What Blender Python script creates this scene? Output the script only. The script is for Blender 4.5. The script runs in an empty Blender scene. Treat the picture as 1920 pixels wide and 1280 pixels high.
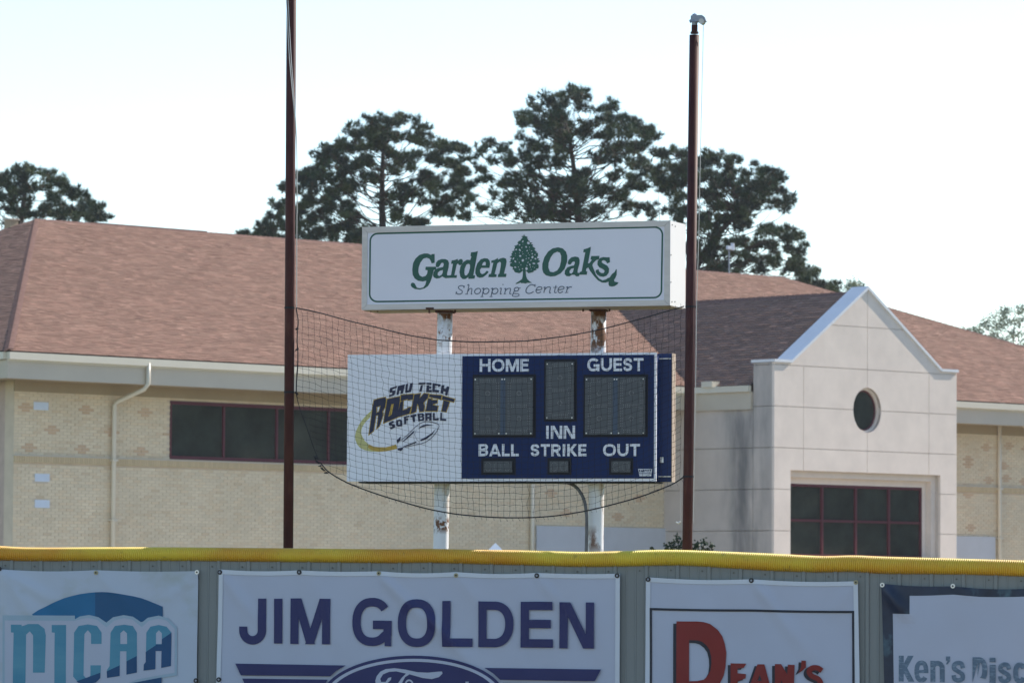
import bpy, bmesh, math, random
from math import sin, cos, pi, radians, sqrt, atan2
from mathutils import Vector, Matrix
from mathutils.geometry import tessellate_polygon
S = bpy.context.scene
COL = S.collection

# ------------------------------------------------------------------ camera
CAMH = 1.6
F, HOR, ROLL = 8535.0, 1120.7, 0.0058          # focal length in pixels of a 1920 wide frame, horizon row, roll
PITCH = math.atan((HOR - 640) / F)
cr, sr = cos(ROLL), sin(ROLL)
fw = Vector((0, cos(PITCH), sin(PITCH)))
up0 = Vector((0, -sin(PITCH), cos(PITCH)))
right = Vector((1, 0, 0)) * cr + up0 * sr
upv = up0 * cr - Vector((1, 0, 0)) * sr
cam = bpy.data.cameras.new('camera')
camo = bpy.data.objects.new('camera', cam)
COL.objects.link(camo)
m = Matrix((right, upv, -fw)).transposed().to_4x4()
m.translation = Vector((0, 0, CAMH))
camo.matrix_world = m
cam.sensor_width = 36
cam.lens = 36 * F / 1920
cam.clip_start = .5
cam.clip_end = 5000
cam.dof.use_dof = True
cam.dof.focus_distance = 33.5
cam.dof.aperture_fstop = 10
S.camera = camo

# ------------------------------------------------------------------ light
SUN_PHI, SUN_EL = radians(35), radians(36)       # sun stands to the right and a little behind the signs
sdir = Vector((cos(SUN_EL) * cos(SUN_PHI), cos(SUN_EL) * sin(SUN_PHI), sin(SUN_EL)))
sun = bpy.data.lights.new('sun', 'SUN')
sun.energy = 4.6
sun.angle = radians(.6)
sun.color = (1, .90, .78)
suno = bpy.data.objects.new('sun', sun)
COL.objects.link(suno)
suno.rotation_euler = (-sdir).to_track_quat('-Z', 'Y').to_euler()
W = bpy.data.worlds.new('World')
S.world = W
W.use_nodes = True
wn = W.node_tree.nodes
wn.clear()
sky = wn.new('ShaderNodeTexSky')
sky.sky_type = 'NISHITA'
sky.sun_disc = False
sky.sun_elevation = SUN_EL
sky.sun_rotation = pi / 2 - SUN_PHI
sky.air_density = 1.0
sky.dust_density = 0.0
sky.ozone_density = 1.8
bg = wn.new('ShaderNodeBackground')
bg.inputs[1].default_value = .134
wo = wn.new('ShaderNodeOutputWorld')
W.node_tree.links.new(sky.outputs[0], bg.inputs[0])
W.node_tree.links.new(bg.outputs[0], wo.inputs[0])
S.view_settings.view_transform = 'Standard'
S.view_settings.look = 'None'
S.view_settings.gamma = 1
S.view_settings.use_curve_mapping = False
S.view_settings.exposure = 0.76

# ------------------------------------------------------------------ measuring helpers
def ray(x, y):
    x -= 960; y -= 640
    a = x * cr + y * sr
    b = -x * sr + y * cr
    d = Vector((1, 0, 0)) * a + fw * F - up0 * b
    return d / d.y

class Face:
    """a vertical plane in the world: origin, angle (right end goes away for positive angles)"""
    def __init__(s, X, Y, ang, z0=0):
        s.o = Vector((X, Y, z0)); s.u = Vector((cos(ang), sin(ang), 0)); s.n = Vector((sin(ang), -cos(ang), 0))
    def P(s, u, z, n=0):
        return s.o + s.u * u + Vector((0, 0, z)) + s.n * n
    def hit(s, px, py, n=0):
        d = ray(px, py); c = Vector((0, 0, CAMH))
        o = s.o + s.n * n
        t = (o - c).dot(s.n) / d.dot(s.n)
        q = c + d * t - o
        return (q.dot(s.u), q.z)
    def hits(s, pts, n=0):
        return [s.hit(x, y, n) for x, y in pts]

# ------------------------------------------------------------------ object helpers
BASE = {}
def tag(o, label=None, cat=None, group=None, kind=None):
    if label: o['label'] = label
    if cat: o['category'] = cat
    if group: o['group'] = group
    if kind: o['kind'] = kind
    return o
def thing(name, label, cat, loc, group=None):
    o = bpy.data.objects.new(name, None)
    o.empty_display_size = .2
    COL.objects.link(o)
    o.location = loc
    BASE[o.name] = Vector(loc)
    return tag(o, label, cat, group)
def mk(name, V, Fc, mats, parent=None, loc=None, smooth=False, mi=None, cols=None, kind=None):
    b = BASE[parent.name] if parent else Vector(loc if loc else (0, 0, 0))
    me = bpy.data.meshes.new(name)
    me.from_pydata([tuple(Vector(v) - b) for v in V], [], Fc)
    if not isinstance(mats, (list, tuple)): mats = [mats]
    for q in mats: me.materials.append(q)
    if mi: me.polygons.foreach_set('material_index', mi)
    if smooth: me.polygons.foreach_set('use_smooth', [True] * len(Fc))
    if cols:
        at = me.color_attributes.new('Col', 'FLOAT_COLOR', 'CORNER')
        buf = []
        for p, c in zip(me.polygons, cols):
            buf.extend((c[0], c[1], c[2], 1) * p.loop_total)
        at.data.foreach_set('color', buf)
    me.update()
    o = bpy.data.objects.new(name, me)
    COL.objects.link(o)
    if parent:
        o.parent = parent
    else:
        o.location = b
    BASE[o.name] = b
    if kind: o['kind'] = kind
    return o
class MB:
    def __init__(s): s.V = []; s.F = []; s.mi = []; s.c = []
    def add(s, V, Fc, mi=0, c=None):
        k = len(s.V); s.V += [Vector(v) for v in V]; s.F += [tuple(i + k for i in f) for f in Fc]
        s.mi += [mi] * len(Fc); s.c += [c or (1, 1, 1)] * len(Fc)
    def box(s, P, u0, u1, z0, z1, n0, n1, mi=0, c=None, bev=0):
        v = [P(u, z, n) for n in (n0, n1) for z in (z0, z1) for u in (u0, u1)]
        s.add(v, [(0, 2, 3, 1), (4, 5, 7, 6), (0, 1, 5, 4), (2, 6, 7, 3), (0, 4, 6, 2), (1, 3, 7, 5)], mi, c)
    def tube(s, pts, r, seg=10, cap=True, mi=0):
        pts = [Vector(p) for p in pts]
        rs = r if isinstance(r, (list, tuple)) else [r] * len(pts)
        V = []; Fc = []
        ref = None
        for i, p in enumerate(pts):
            t = (pts[min(i + 1, len(pts) - 1)] - pts[max(i - 1, 0)]).normalized()
            if ref is None:
                ref = Vector((0, 0, 1)) if abs(t.z) < .9 else Vector((1, 0, 0))
            a = (ref - t * ref.dot(t)).normalized(); b = t.cross(a); ref = a
            for k in range(seg):
                q = 2 * pi * k / seg
                V.append(p + (a * cos(q) + b * sin(q)) * rs[i])
            if i:
                for k in range(seg):
                    k2 = (k + 1) % seg
                    Fc.append(((i - 1) * seg + k, (i - 1) * seg + k2, i * seg + k2, i * seg + k))
        if cap:
            Fc.append(tuple(range(seg))[::-1]); Fc.append(tuple(range(len(V) - seg, len(V))))
        s.add(V, Fc, mi)
    def prism(s, P, loops, n0, n1, mi=0, c=None, back=False):
        """extrude a 2D outline with holes from depth n0 to n1 (n1 is the front)"""
        flat = [p for l in loops for p in l]
        tris = tessellate_polygon([[Vector((p[0], p[1], 0)) for p in l] for l in loops])
        N = len(flat)
        V = [P(p[0], p[1], n1) for p in flat] + [P(p[0], p[1], n0) for p in flat]
        Fc = []
        for t in tris:
            a, b_, d = [flat[i] for i in t]
            cr_ = (b_[0] - a[0]) * (d[1] - a[1]) - (b_[1] - a[1]) * (d[0] - a[0])
            Fc.append(tuple(t) if cr_ > 0 else tuple(t[::-1]))
        if back: Fc += [tuple(i + N for i in f[::-1]) for f in list(Fc)]
        k = 0
        for li, l in enumerate(loops):
            L = len(l)
            area = sum(l[i][0] * l[(i + 1) % L][1] - l[(i + 1) % L][0] * l[i][1] for i in range(L))
            flip = (area < 0) != (li > 0)
            for i in range(L):
                a = k + i; b_ = k + (i + 1) % L
                f = (a, a + N, b_ + N, b_)
                Fc.append(f[::-1] if flip else f)
            k += L
        s.add(V, Fc, mi, c)
    def build(s, name, mats, parent=None, loc=None, smooth=False, kind=None, col=False):
        return mk(name, s.V, s.F, mats, parent, loc, smooth, s.mi, s.c if col else None, kind)

def smoothpts(p, n=4, closed=False):
    out = []; N = len(p)
    rng = range(N) if closed else range(N - 1)
    for i in rng:
        if closed: a, b, c, d = p[i - 1], p[i], p[(i + 1) % N], p[(i + 2) % N]
        else: a, b, c, d = p[max(i - 1, 0)], p[i], p[i + 1], p[min(i + 2, N - 1)]
        for k in range(n):
            t = k / n
            out.append(tuple(.5 * (2 * b[j] + (c[j] - a[j]) * t + (2 * a[j] - 5 * b[j] + 4 * c[j] - d[j]) * t * t + (3 * b[j] - a[j] - 3 * c[j] + d[j]) * t ** 3) for j in range(len(b))))
    if not closed: out.append(tuple(p[-1]))
    return out

# ------------------------------------------------------------------ materials
def mat(name, base, rough=.7, spec=.4, metal=0, var=.12, scale=3, bump=0, bscale=60, col2=None, attr=False, stretch=None, dist=.01, coat=0, trans=0):
    M = bpy.data.materials.new(name)
    M.use_nodes = True
    nt = M.node_tree; N = nt.nodes; L = nt.links
    b = N['Principled BSDF']
    b.inputs['Roughness'].default_value = rough
    b.inputs['Specular IOR Level'].default_value = spec
    b.inputs['Metallic'].default_value = metal
    if coat: b.inputs['Coat Weight'].default_value = coat
    tc = N.new('ShaderNodeTexCoord')
    mp = N.new('ShaderNodeMapping')
    L.new(tc.outputs['Object'], mp.inputs[0])
    if stretch: mp.inputs['Scale'].default_value = stretch
    nz = N.new('ShaderNodeTexNoise'); nz.inputs['Scale'].default_value = scale; nz.inputs['Detail'].default_value = 6; nz.inputs['Roughness'].default_value = .65
    L.new(mp.outputs[0], nz.inputs[0])
    rp = N.new('ShaderNodeValToRGB')
    rp.color_ramp.elements[0].position = .3; rp.color_ramp.elements[1].position = .72
    c1 = col2 if col2 else [c * (1 - var) for c in base[:3]]
    c2 = base if col2 else [min(1, c * (1 + var)) for c in base[:3]]
    rp.color_ramp.elements[0].color = (*c1[:3], 1); rp.color_ramp.elements[1].color = (*c2[:3], 1)
    L.new(nz.outputs[0], rp.inputs[0])
    out = rp.outputs[0]
    if attr:
        at = N.new('ShaderNodeAttribute'); at.attribute_name = 'Col'
        mx = N.new('ShaderNodeMix'); mx.data_type = 'RGBA'; mx.blend_type = 'MULTIPLY'; mx.inputs[0].default_value = 1
        L.new(out, mx.inputs[6]); L.new(at.outputs[0], mx.inputs[7]); out = mx.outputs[2]
    L.new(out, b.inputs['Base Color'])
    if bump:
        n2 = N.new('ShaderNodeTexNoise'); n2.inputs['Scale'].default_value = bscale; n2.inputs['Detail'].default_value = 4
        L.new(mp.outputs[0], n2.inputs[0])
        bp = N.new('ShaderNodeBump'); bp.inputs['Strength'].default_value = bump; bp.inputs['Distance'].default_value = dist
        L.new(n2.outputs[0], bp.inputs['Height']); L.new(bp.outputs[0], b.inputs['Normal'])
    M['out'] = 1
    return M
def overlay(M, col, scale, lo, hi, stretch=(1, 1, 1), rough=None, zramp=None, seed=0):
    """patches of a second colour (stains, rust) with their own shape"""
    nt = M.node_tree; N = nt.nodes; L = nt.links
    b = N['Principled BSDF']; src = b.inputs['Base Color'].links[0].from_socket
    tc = N.new('ShaderNodeTexCoord'); mp = N.new('ShaderNodeMapping'); mp.inputs['Scale'].default_value = stretch; mp.inputs['Location'].default_value = (seed, seed * .7, seed * .3)
    L.new(tc.outputs['Object'], mp.inputs[0])
    nz = N.new('ShaderNodeTexNoise'); nz.inputs['Scale'].default_value = scale; nz.inputs['Detail'].default_value = 8; nz.inputs['Roughness'].default_value = .6
    L.new(mp.outputs[0], nz.inputs[0])
    r = N.new('ShaderNodeMapRange'); r.inputs[1].default_value = lo; r.inputs[2].default_value = hi
    L.new(nz.outputs[0], r.inputs[0]); f = r.outputs[0]
    if zramp:
        sp = N.new('ShaderNodeSeparateXYZ'); L.new(tc.outputs['Object'], sp.inputs[0])
        tot = None
        for (ax, c0, half, k) in zramp:      # band around c0 along axis
            a = N.new('ShaderNodeMath'); a.operation = 'SUBTRACT'; L.new(sp.outputs[ax], a.inputs[0]); a.inputs[1].default_value = c0
            ab = N.new('ShaderNodeMath'); ab.operation = 'ABSOLUTE'; L.new(a.outputs[0], ab.inputs[0])
            mr = N.new('ShaderNodeMapRange'); mr.inputs[1].default_value = half; mr.inputs[2].default_value = half * .3; L.new(ab.outputs[0], mr.inputs[0])
            mk_ = N.new('ShaderNodeMath'); mk_.operation = 'MULTIPLY'; L.new(mr.outputs[0], mk_.inputs[0]); mk_.inputs[1].default_value = k
            if tot is None: tot = mk_.outputs[0]
            else:
                ad = N.new('ShaderNodeMath'); ad.operation = 'MAXIMUM'; L.new(tot, ad.inputs[0]); L.new(mk_.outputs[0], ad.inputs[1]); tot = ad.outputs[0]
        mm = N.new('ShaderNodeMath'); mm.operation = 'MULTIPLY'; L.new(f, mm.inputs[0]); L.new(tot, mm.inputs[1]); f = mm.outputs[0]
    mx = N.new('ShaderNodeMix'); mx.data_type = 'RGBA'
    L.new(f, mx.inputs[0]); L.new(src, mx.inputs[6]); mx.inputs[7].default_value = (*col, 1)
    L.new(mx.outputs[2], b.inputs['Base Color'])
    return M

M = {}
M['grass'] = mat('grass', (.09, .12, .035), .95, .1, var=.4, scale=.6, col2=(.13, .12, .06), bump=.5, bscale=8, dist=.05)
M['track'] = mat('dirt_track', (.26, .17, .11), .95, .1, var=.2, scale=1.5, bump=.3)
M['brick'] = mat('cream_brick', (.72, .605, .43), .9, .2, var=.08, scale=.8, attr=True, bump=.2, bscale=60, dist=.003)
M['mortar'] = mat('mortar', (.63, .525, .395), .95, .1, var=.1, scale=2)
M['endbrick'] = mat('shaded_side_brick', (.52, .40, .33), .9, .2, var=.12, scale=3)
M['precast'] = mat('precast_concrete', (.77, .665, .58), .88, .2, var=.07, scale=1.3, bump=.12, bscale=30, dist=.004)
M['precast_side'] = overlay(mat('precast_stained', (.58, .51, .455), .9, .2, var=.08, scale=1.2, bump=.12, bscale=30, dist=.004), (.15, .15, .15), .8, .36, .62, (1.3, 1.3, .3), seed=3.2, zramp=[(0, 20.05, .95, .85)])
M['base_panel'] = mat('grey_white_panel', (.52, .53, .55), .8, .3, var=.06, scale=1)
M['plaque'] = mat('pale_blue_block', (.60, .66, .74), .7, .3, var=.05, scale=3)
M['fascia'] = mat('painted_fascia', (.53, .465, .37), .55, .4, var=.05, scale=.7)
M['gutter'] = mat('pale_gutter', (.64, .59, .48), .4, .5, var=.05, scale=.7)
M['soffit'] = mat('tan_soffit_board', (.36, .29, .19), .8, .2, var=.07, scale=.8)
M['shingle'] = mat('brown_shingle', (1, 1, 1), .95, .1, var=.12, scale=1.1, attr=True, bump=.4, bscale=90, dist=.003)
M['shingle_cap'] = mat('brown_cap_shingle', (.19, .115, .095), .95, .1, var=.2, scale=6)
M['roof_base'] = mat('roof_underlay', (.05, .035, .032), .95, .1)
M['maroon'] = mat('maroon_window_metal', (.10, .022, .032), .4, .4, var=.06)
M['glass'] = mat('dark_window_glass', (.035, .042, .036), .06, .5, var=.35, scale=1.4)
M['coping'] = mat('metal_coping', (.72, .73, .75), .5, .4, metal=.05, var=.04)
M['pole'] = overlay(mat('maroon_painted_pole', (.058, .017, .015), .6, .22, var=.25, scale=5, bump=.1, bscale=40, dist=.001), (.10, .04, .025), 9, .55, .7, (1, 1, .15))
M['galv'] = mat('galvanised_steel', (.26, .29, .34), .5, .4, metal=.3, var=.15, scale=18)
M['cable'] = mat('steel_cable', (.45, .44, .42), .4, .5, metal=.4, var=.1)
M['rope'] = mat('dark_rope', (.028, .03, .036), .85, .2, var=.3, scale=30)
M['net'] = mat('net_twine', (.022, .022, .026), .8, .2, var=.2, scale=20)
M['alu'] = mat('brushed_aluminium', (.60, .56, .53), .5, .4, metal=.15, var=.10, scale=3, stretch=(1, 1, 6))
M['alu_side'] = mat('white_aluminium_side', (.60, .60, .60), .5, .4, var=.03, scale=2)
M['signface'] = mat('white_acrylic', (.72, .72, .80), .35, .4, var=.025, scale=1.2)
M['green'] = mat('green_vinyl', (.008, .085, .062), .4, .4, var=.08)
M['slate'] = mat('grey_blue_vinyl', (.055, .085, .14), .4, .4, var=.08)
M['sbwhite'] = mat('white_scoreboard_panel', (.84, .85, .90), .4, .4, var=.02, scale=1)
M['navy'] = mat('navy_scoreboard_paint', (.009, .024, .095), .6, .2, var=.08, scale=1)
M['navyside'] = mat('navy_side_paint', (.010, .03, .12), .5, .3, var=.1, scale=1)
M['black'] = mat('black_recess', (.008, .010, .016), .6, .3, var=.1)
M['lens'] = mat('dark_display_glass', (.062, .071, .084), .35, .4, var=.08, scale=2)
M['lens2'] = mat('display_divider', (.045, .07, .115), .4, .4, var=.1)
M['led'] = mat('grey_led_dot', (.30, .31, .31), .4, .5, var=.1)
M['bolt'] = mat('bright_bolt', (.75, .75, .72), .35, .5, metal=.3, var=.1)
M['lettering'] = mat('white_vinyl_letter', (.72, .75, .80), .4, .4, var=.05, scale=4)
M['logonavy'] = mat('navy_vinyl', (.010, .014, .055), .4, .4, var=.1)
M['logogold'] = mat('gold_vinyl', (.50, .33, .055), .4, .4, var=.1)
M['logopale'] = mat('pale_gold_vinyl', (.56, .53, .22), .4, .4, var=.08)
M['tan'] = mat('tan_edge', (.34, .27, .21), .6, .3, var=.1)
M['post'] = mat('white_painted_post', (.74, .74, .75), .5, .4, var=.04, scale=6, bump=.1, bscale=50, dist=.001)
M['rustplate'] = mat('rusty_plate', (.075, .035, .025), .8, .3, var=.4, scale=20, bump=.3)
M['conduit'] = mat('dark_grey_conduit', (.11, .11, .115), .45, .4, var=.3, scale=12)
M['fence'] = mat('grey_green_sheet_metal', (.20, .225, .222), .5, .4, var=.06, scale=2, stretch=(1, 1, .3))
M['screw'] = mat('dull_screw', (.10, .11, .10), .5, .4, metal=.3)
M['cap'] = overlay(overlay(mat('yellow_plastic_pipe', (.74, .58, .055), .5, .4, var=.07, scale=1.5), (.70, .36, .03), .9, .40, .62, (1, 1, 2), seed=1.3), (.20, .12, .03), 14, .62, .8)
M['banner'] = mat('white_vinyl_banner', (.42, .47, .57), .5, .3, var=.035, scale=1.6)
M['hem'] = mat('banner_hem', (.56, .62, .68), .5, .3, var=.03)
M['grime'] = overlay(mat('grimy_vinyl_banner', (.44, .51, .60), .5, .3, var=.04, scale=1.6), (.33, .37, .32), 2.5, .5, .85, (1, 1, 1.5), seed=5)
M['bnavy'] = mat('banner_navy_ink', (.022, .028, .115), .5, .3, var=.06)
M['bred'] = mat('banner_red_ink', (.20, .018, .016), .5, .3, var=.08)
M['bblack'] = mat('banner_black_ink', (.018, .022, .035), .5, .3, var=.1)
M['bdark'] = overlay(mat('banner_dark_border', (.014, .026, .055), .45, .4, var=.3, scale=6), (.09, .19, .24), 5, .55, .8, (1.5, 1.5, 1))
M['bgrey'] = overlay(mat('banner_faded_ink', (.11, .17, .235), .6, .3, var=.15, scale=14), (.30, .39, .47), 26, .52, .75, (1, 1, 3))
M['dome1'] = mat('blue_ink_dome', (.012, .14, .30), .5, .3, var=.15, scale=1.2)
M['dome2'] = mat('deep_blue_ink_dome', (.010, .085, .20), .5, .3, var=.12, scale=1.2)
M['lblue'] = mat('teal_blue_ink', (.035, .20, .33), .5, .3, col2=(.10, .30, .40), scale=1.6, stretch=(.3, .3, 1.6))
M['ldeep'] = mat('deep_blue_ink', (.010, .07, .18), .5, .3, var=.1)
M['halo'] = mat('pale_teal_ink', (.31, .43, .52), .5, .3, var=.06)
M['brass'] = mat('dull_brass', (.36, .34, .22), .5, .4, metal=.5, var=.2)
M['blackplastic'] = mat('black_washer', (.012, .012, .014), .5, .4)
M['bark'] = mat('pine_bark', (.085, .07, .062), .95, .1, var=.4, scale=4, stretch=(1, 1, .3), bump=.4, bscale=8)
M['needle'] = mat('pine_needles', (1, 1, 1), .7, .3, var=.2, scale=.7, attr=True)
M['leaf'] = mat('pale_leaves', (1, 1, 1), .7, .3, var=.2, scale=.7, attr=True)
M['shrub'] = mat('shrub_leaves', (1, 1, 1), .6, .3, var=.2, scale=.7, attr=True)
M['concrete'] = mat('bounce_concrete', (.42, .40, .36), .9, .2, var=.1, scale=.8)
M['tent'] = mat('white_canopy', (.75, .77, .8), .6, .3, var=.04)

# ================================================================== AIR
hm = bpy.data.materials.new('thin_haze'); hm.use_nodes = True
hn = hm.node_tree.nodes; hn.clear()
pv = hn.new('ShaderNodeVolumePrincipled'); ho = hn.new('ShaderNodeOutputMaterial')
pv.inputs['Color'].default_value = (.88, .93, 1, 1); pv.inputs['Density'].default_value = .00014; pv.inputs['Anisotropy'].default_value = .3
hm.node_tree.links.new(pv.outputs[0], ho.inputs['Volume'])
Vh = [(x, y, z) for z in (-1, 42) for y in (-620, 2420) for x in (-1520, 1520)]
mk('haze', Vh, [(0, 2, 3, 1), (4, 5, 7, 6), (0, 1, 5, 4), (2, 6, 7, 3), (0, 4, 6, 2), (1, 3, 7, 5)], hm, kind='stuff')

# ================================================================== GROUND
mb = MB(); P0 = lambda u, z, n: Vector((u, -n, z))
N_ = 40
V = []; Fc = []
for j in range(N_ + 1):
    for i in range(N_ + 1):
        V.append(((i / N_ - .5) * 3000, (j / N_) * 3000 - 600, 0))
for j in range(N_):
    for i in range(N_):
        a = j * (N_ + 1) + i; Fc.append((a, a + 1, a + N_ + 2, a + N_ + 1))
mk('ground', V, Fc, M['grass'], kind='structure')
mk('warning_track', [(-80, 26.5, .004), (80, 26.5, .004), (80, 31.3, .004), (-80, 31.3, .004)], [(0, 1, 2, 3)], M['track'], kind='structure')

# ================================================================== SCHOOL BUILDING
TH = .76616
X0 = (13 - 960) / F * 118.346
BF = Face(X0, 118.346, TH)                     # plane of the main eave; u along the front, n towards the viewer
BP = lambda u, z, n=0: BF.P(u, z, n)
ZE = 6.32 + CAMH; ZR = 10.99 + CAMH; LD = 11.66; LA = 9.92; LR = 32.44
UEND = LA + LR + LA + 1.5                     # right corner
bl = thing('school_building', 'long cream brick school building with brown shingled hip roof and gabled entrance bay', 'building', BP(0, 0))
rnd = random.Random(5)
SO = 1.05                                       # overhang
wallU0, wallU1 = SO, UEND - SO
backN = -2 * LD
# --- backing walls
GU0, GW, GN = 25.6195, 8.2074, 3.4411           # gable bay: left edge, width, how far it stands out
GU1 = GU0 + GW
mb = MB()
mb.box(BP, wallU0, wallU0 + .4, 0, ZE - .3, backN + SO, -SO - .402)
mb.box(BP, wallU1 - .4, wallU1, 0, ZE - .3, backN + SO, -SO - .402)
mb.box(BP, wallU0, wallU1, 0, ZE - .3, backN + SO - .4, backN + SO - .002)
mb.build('end_wall', M['endbrick'], bl)
# measured features on the main wall
def mh(px, py, n=-SO): return BF.hit(px, py, n)
soff_z = mh(300, 751)[1] + .08
belt0 = mh(100, 868)[1]; belt1 = belt0 + .165
wa = mh(319, 751); wb = mh(319, 860)
WU0 = wa[0]; WZ1 = wa[1]; WZ0 = wb[1]
pw = mh(420, 800)[0] - WU0
# window bands: (u0, number of panes)
bands = [(WU0, 6)]
plq = []
for (x, y) in ((77, 761), (79, 895), (79, 944)):
    u, z = mh(x, y); plq.append((u, z))
mb = MB()
w0, w1, w2, w3 = WU0 + .01, WU0 + 6 * pw - .01, WZ0 + .01, WZ1 - .01
mb.prism(BP, [[(wallU0, 0), (wallU1, 0), (wallU1, ZE - .3), (wallU0, ZE - .3)], [(w0, w2), (w0, w3), (w1, w3), (w1, w2)]], -SO - .4, -SO - .012)
mb.build('wall', M['mortar'], bl)
# --- bricks
course, pitch = .0813, .254
crosses = []
cu0, cz0 = mh(50, 765)
du = mh(159, 770)[0] - cu0; dz = mh(50, 765)[1] - mh(47, 838)[1]
zlo = 2.2
def cross_list():
    out = []
    for k in range(-1, 60):
        u = cu0 + k * du / 2
        if k % 2: out.append((u, cz0 - dz / 2))
        else: out += [(u, cz0), (u, cz0 - dz)]
    for x, y in ((1818, 863), (1818, 925), (1818, 987), (1888, 836), (1889, 897), (1030, 925), (1203, 935), (1163, 967), (1060, 960)):
        out.append(mh(x, y))
    return out
cross = []
for cu, cz in cross_list():                     # seat every cross on the bond of the wall
    rw_ = round((cz - zlo) / course - .5); off = wallU0 - (pitch / 2 if rw_ % 2 else 0)
    cross.append((off + round((cu - off) / pitch) * pitch, zlo + (rw_ + .5) * course))
def near_cross(u, z):
    r = None
    for cu, cz in cross:
        if abs(u - cu) < .3 and abs(z - cz) < .15:
            k = round((z - cz) / course)
            if k == 0 and abs(u - cu) < .2: return True
            if abs(k) == 1 and abs(u - cu) < .09: return True
    return False
mb = MB()
def blocked(u, z):
    if belt0 - .02 < z < belt1 + .02: return True
    for (u0, n) in bands:
        if u0 - .02 < u < u0 + n * pw + .02 and WZ0 - .02 < z < WZ1 + .02: return True
    if GU0 + .05 < u < GU1 - .05: return True
    for (pu, pz) in plq:
        if abs(u - pu) < .25 and abs(z - pz) < .115: return True
    return z > soff_z
z = zlo; row = 0
while z < soff_z + .1:
    u = wallU0 - (pitch / 2 if row % 2 else 0)
    while u < wallU1 - .1:
        uc = u + pitch / 2; zc = z + course / 2
        if not blocked(uc, zc) and (uc < 23 + 3 or uc > GU1 - .3):
            if near_cross(uc, zc): g = .80 + rnd.random() * .07; c = (g, g * .85, g * .78)
            else:
                g = .94 + rnd.random() * .09; q = rnd.random()
                c = (g, g * (.965 if q < .3 else 1.0), g * (.93 if q < .3 else 1.0))
                if rnd.random() < .03: c = (g * .93, g * .88, g * .84)
            h = rnd.uniform(-.002, .003)
            a0, a1, b0, b1 = max(u + .006, wallU0), u + pitch - .006, z + .006, z + course - .006
            v = [BP(a0, b0, -SO - .012), BP(a1, b0, -SO - .012), BP(a1, b1, -SO - .012), BP(a0, b1, -SO - .012),
                 BP(a0, b0, -SO + h), BP(a1, b0, -SO + h), BP(a1, b1, -SO + h), BP(a0, b1, -SO + h)]
            mb.add(v, [(4, 5, 6, 7), (0, 1, 5, 4), (2, 3, 7, 6), (3, 0, 4, 7), (1, 2, 6, 5)], 0, c)
        u += pitch
    z += course; row += 1
mb.build('brick', M['brick'], bl, kind='stuff', col=True)
# soldier course belt: upright bricks, set proud
for (ua, ub) in ((wallU0, GU0 + .2), (GU1 - .1, wallU1)):
    mb = MB(); u = ua
    while u < ub:
        g = .74 + rnd.random() * .08
        mb.box(BP, u + .005, u + .076, belt0, belt1, -SO - .01, -SO + .045, 0, (g, g * .93, g * .80))
        u += .0813
    mb.build('belt_course', M['brick'], bl, kind='stuff', col=True)
mb = MB(); mb.box(BP, wallU0 - .03, GU0, belt1 + .002, belt1 + .035, -SO - .01, -SO + .055)
mb.box(BP, GU1, wallU1, belt1 + .002, belt1 + .035, -SO - .01, -SO + .055)
mb.build('belt_cap', M['fascia'], bl)
for (pu, pz) in plq:
    mb = MB(); mb.box(BP, pu - .245, pu + .245, pz - .105, pz + .105, -SO - .01, -SO + .006)
    mb.build('pale_block', M['plaque'], bl)
# frieze board and soffit
mb = MB(); mb.box(BP, wallU0 - .02, GU0 + .1, soff_z + .003, ZE - .3, -SO - .005, -SO + .03)
mb.box(BP, GU1 - .1, wallU1 + .02, soff_z + .003, ZE - .3, -SO - .005, -SO + .03)
mb.build('frieze_board', M['soffit'], bl)
FB = mh(300, 722, 0)[1]                          # bottom of fascia
FB = BF.hit(300, 722, 0)[1]
mb = MB()
for (a, b) in ((.03, GU0 - .02), (GU1 + .02, UEND - .03)):
    mb.box(BP, a, b, FB + .02, FB + .05, -SO + .02, -.03)
mb.build('soffit', M['soffit'], bl)
for (a, b) in ((0, GU0 - .01), (GU1 + .01, UEND)):
    mb = MB(); mb.box(BP, a, b, FB, ZE - .2, -.03, 0)
    mb.build('fascia', M['fascia'], bl)
    mb = MB(); mb.box(BP, a, b, ZE - .24, ZE - .19, 0.0, .03); mb.box(BP, a - .01, b, ZE - .19, ZE, -.05, .11)
    mb.build('gutter', M['gutter'], bl)
# left end
mb = MB(); mb.box(BP, 0, .03, FB, ZE - .2, backN, -.03); mb.build('fascia', M['fascia'], bl)
mb = MB(); mb.box(BP, -.11, -.0, ZE - .19, ZE, backN, -.052); mb.build('gutter', M['gutter'], bl)
mb = MB(); mb.box(BP, .03, SO, FB + .02, FB + .05, backN + .1, -SO + .018); mb.build('soffit', M['soffit'], bl)
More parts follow.
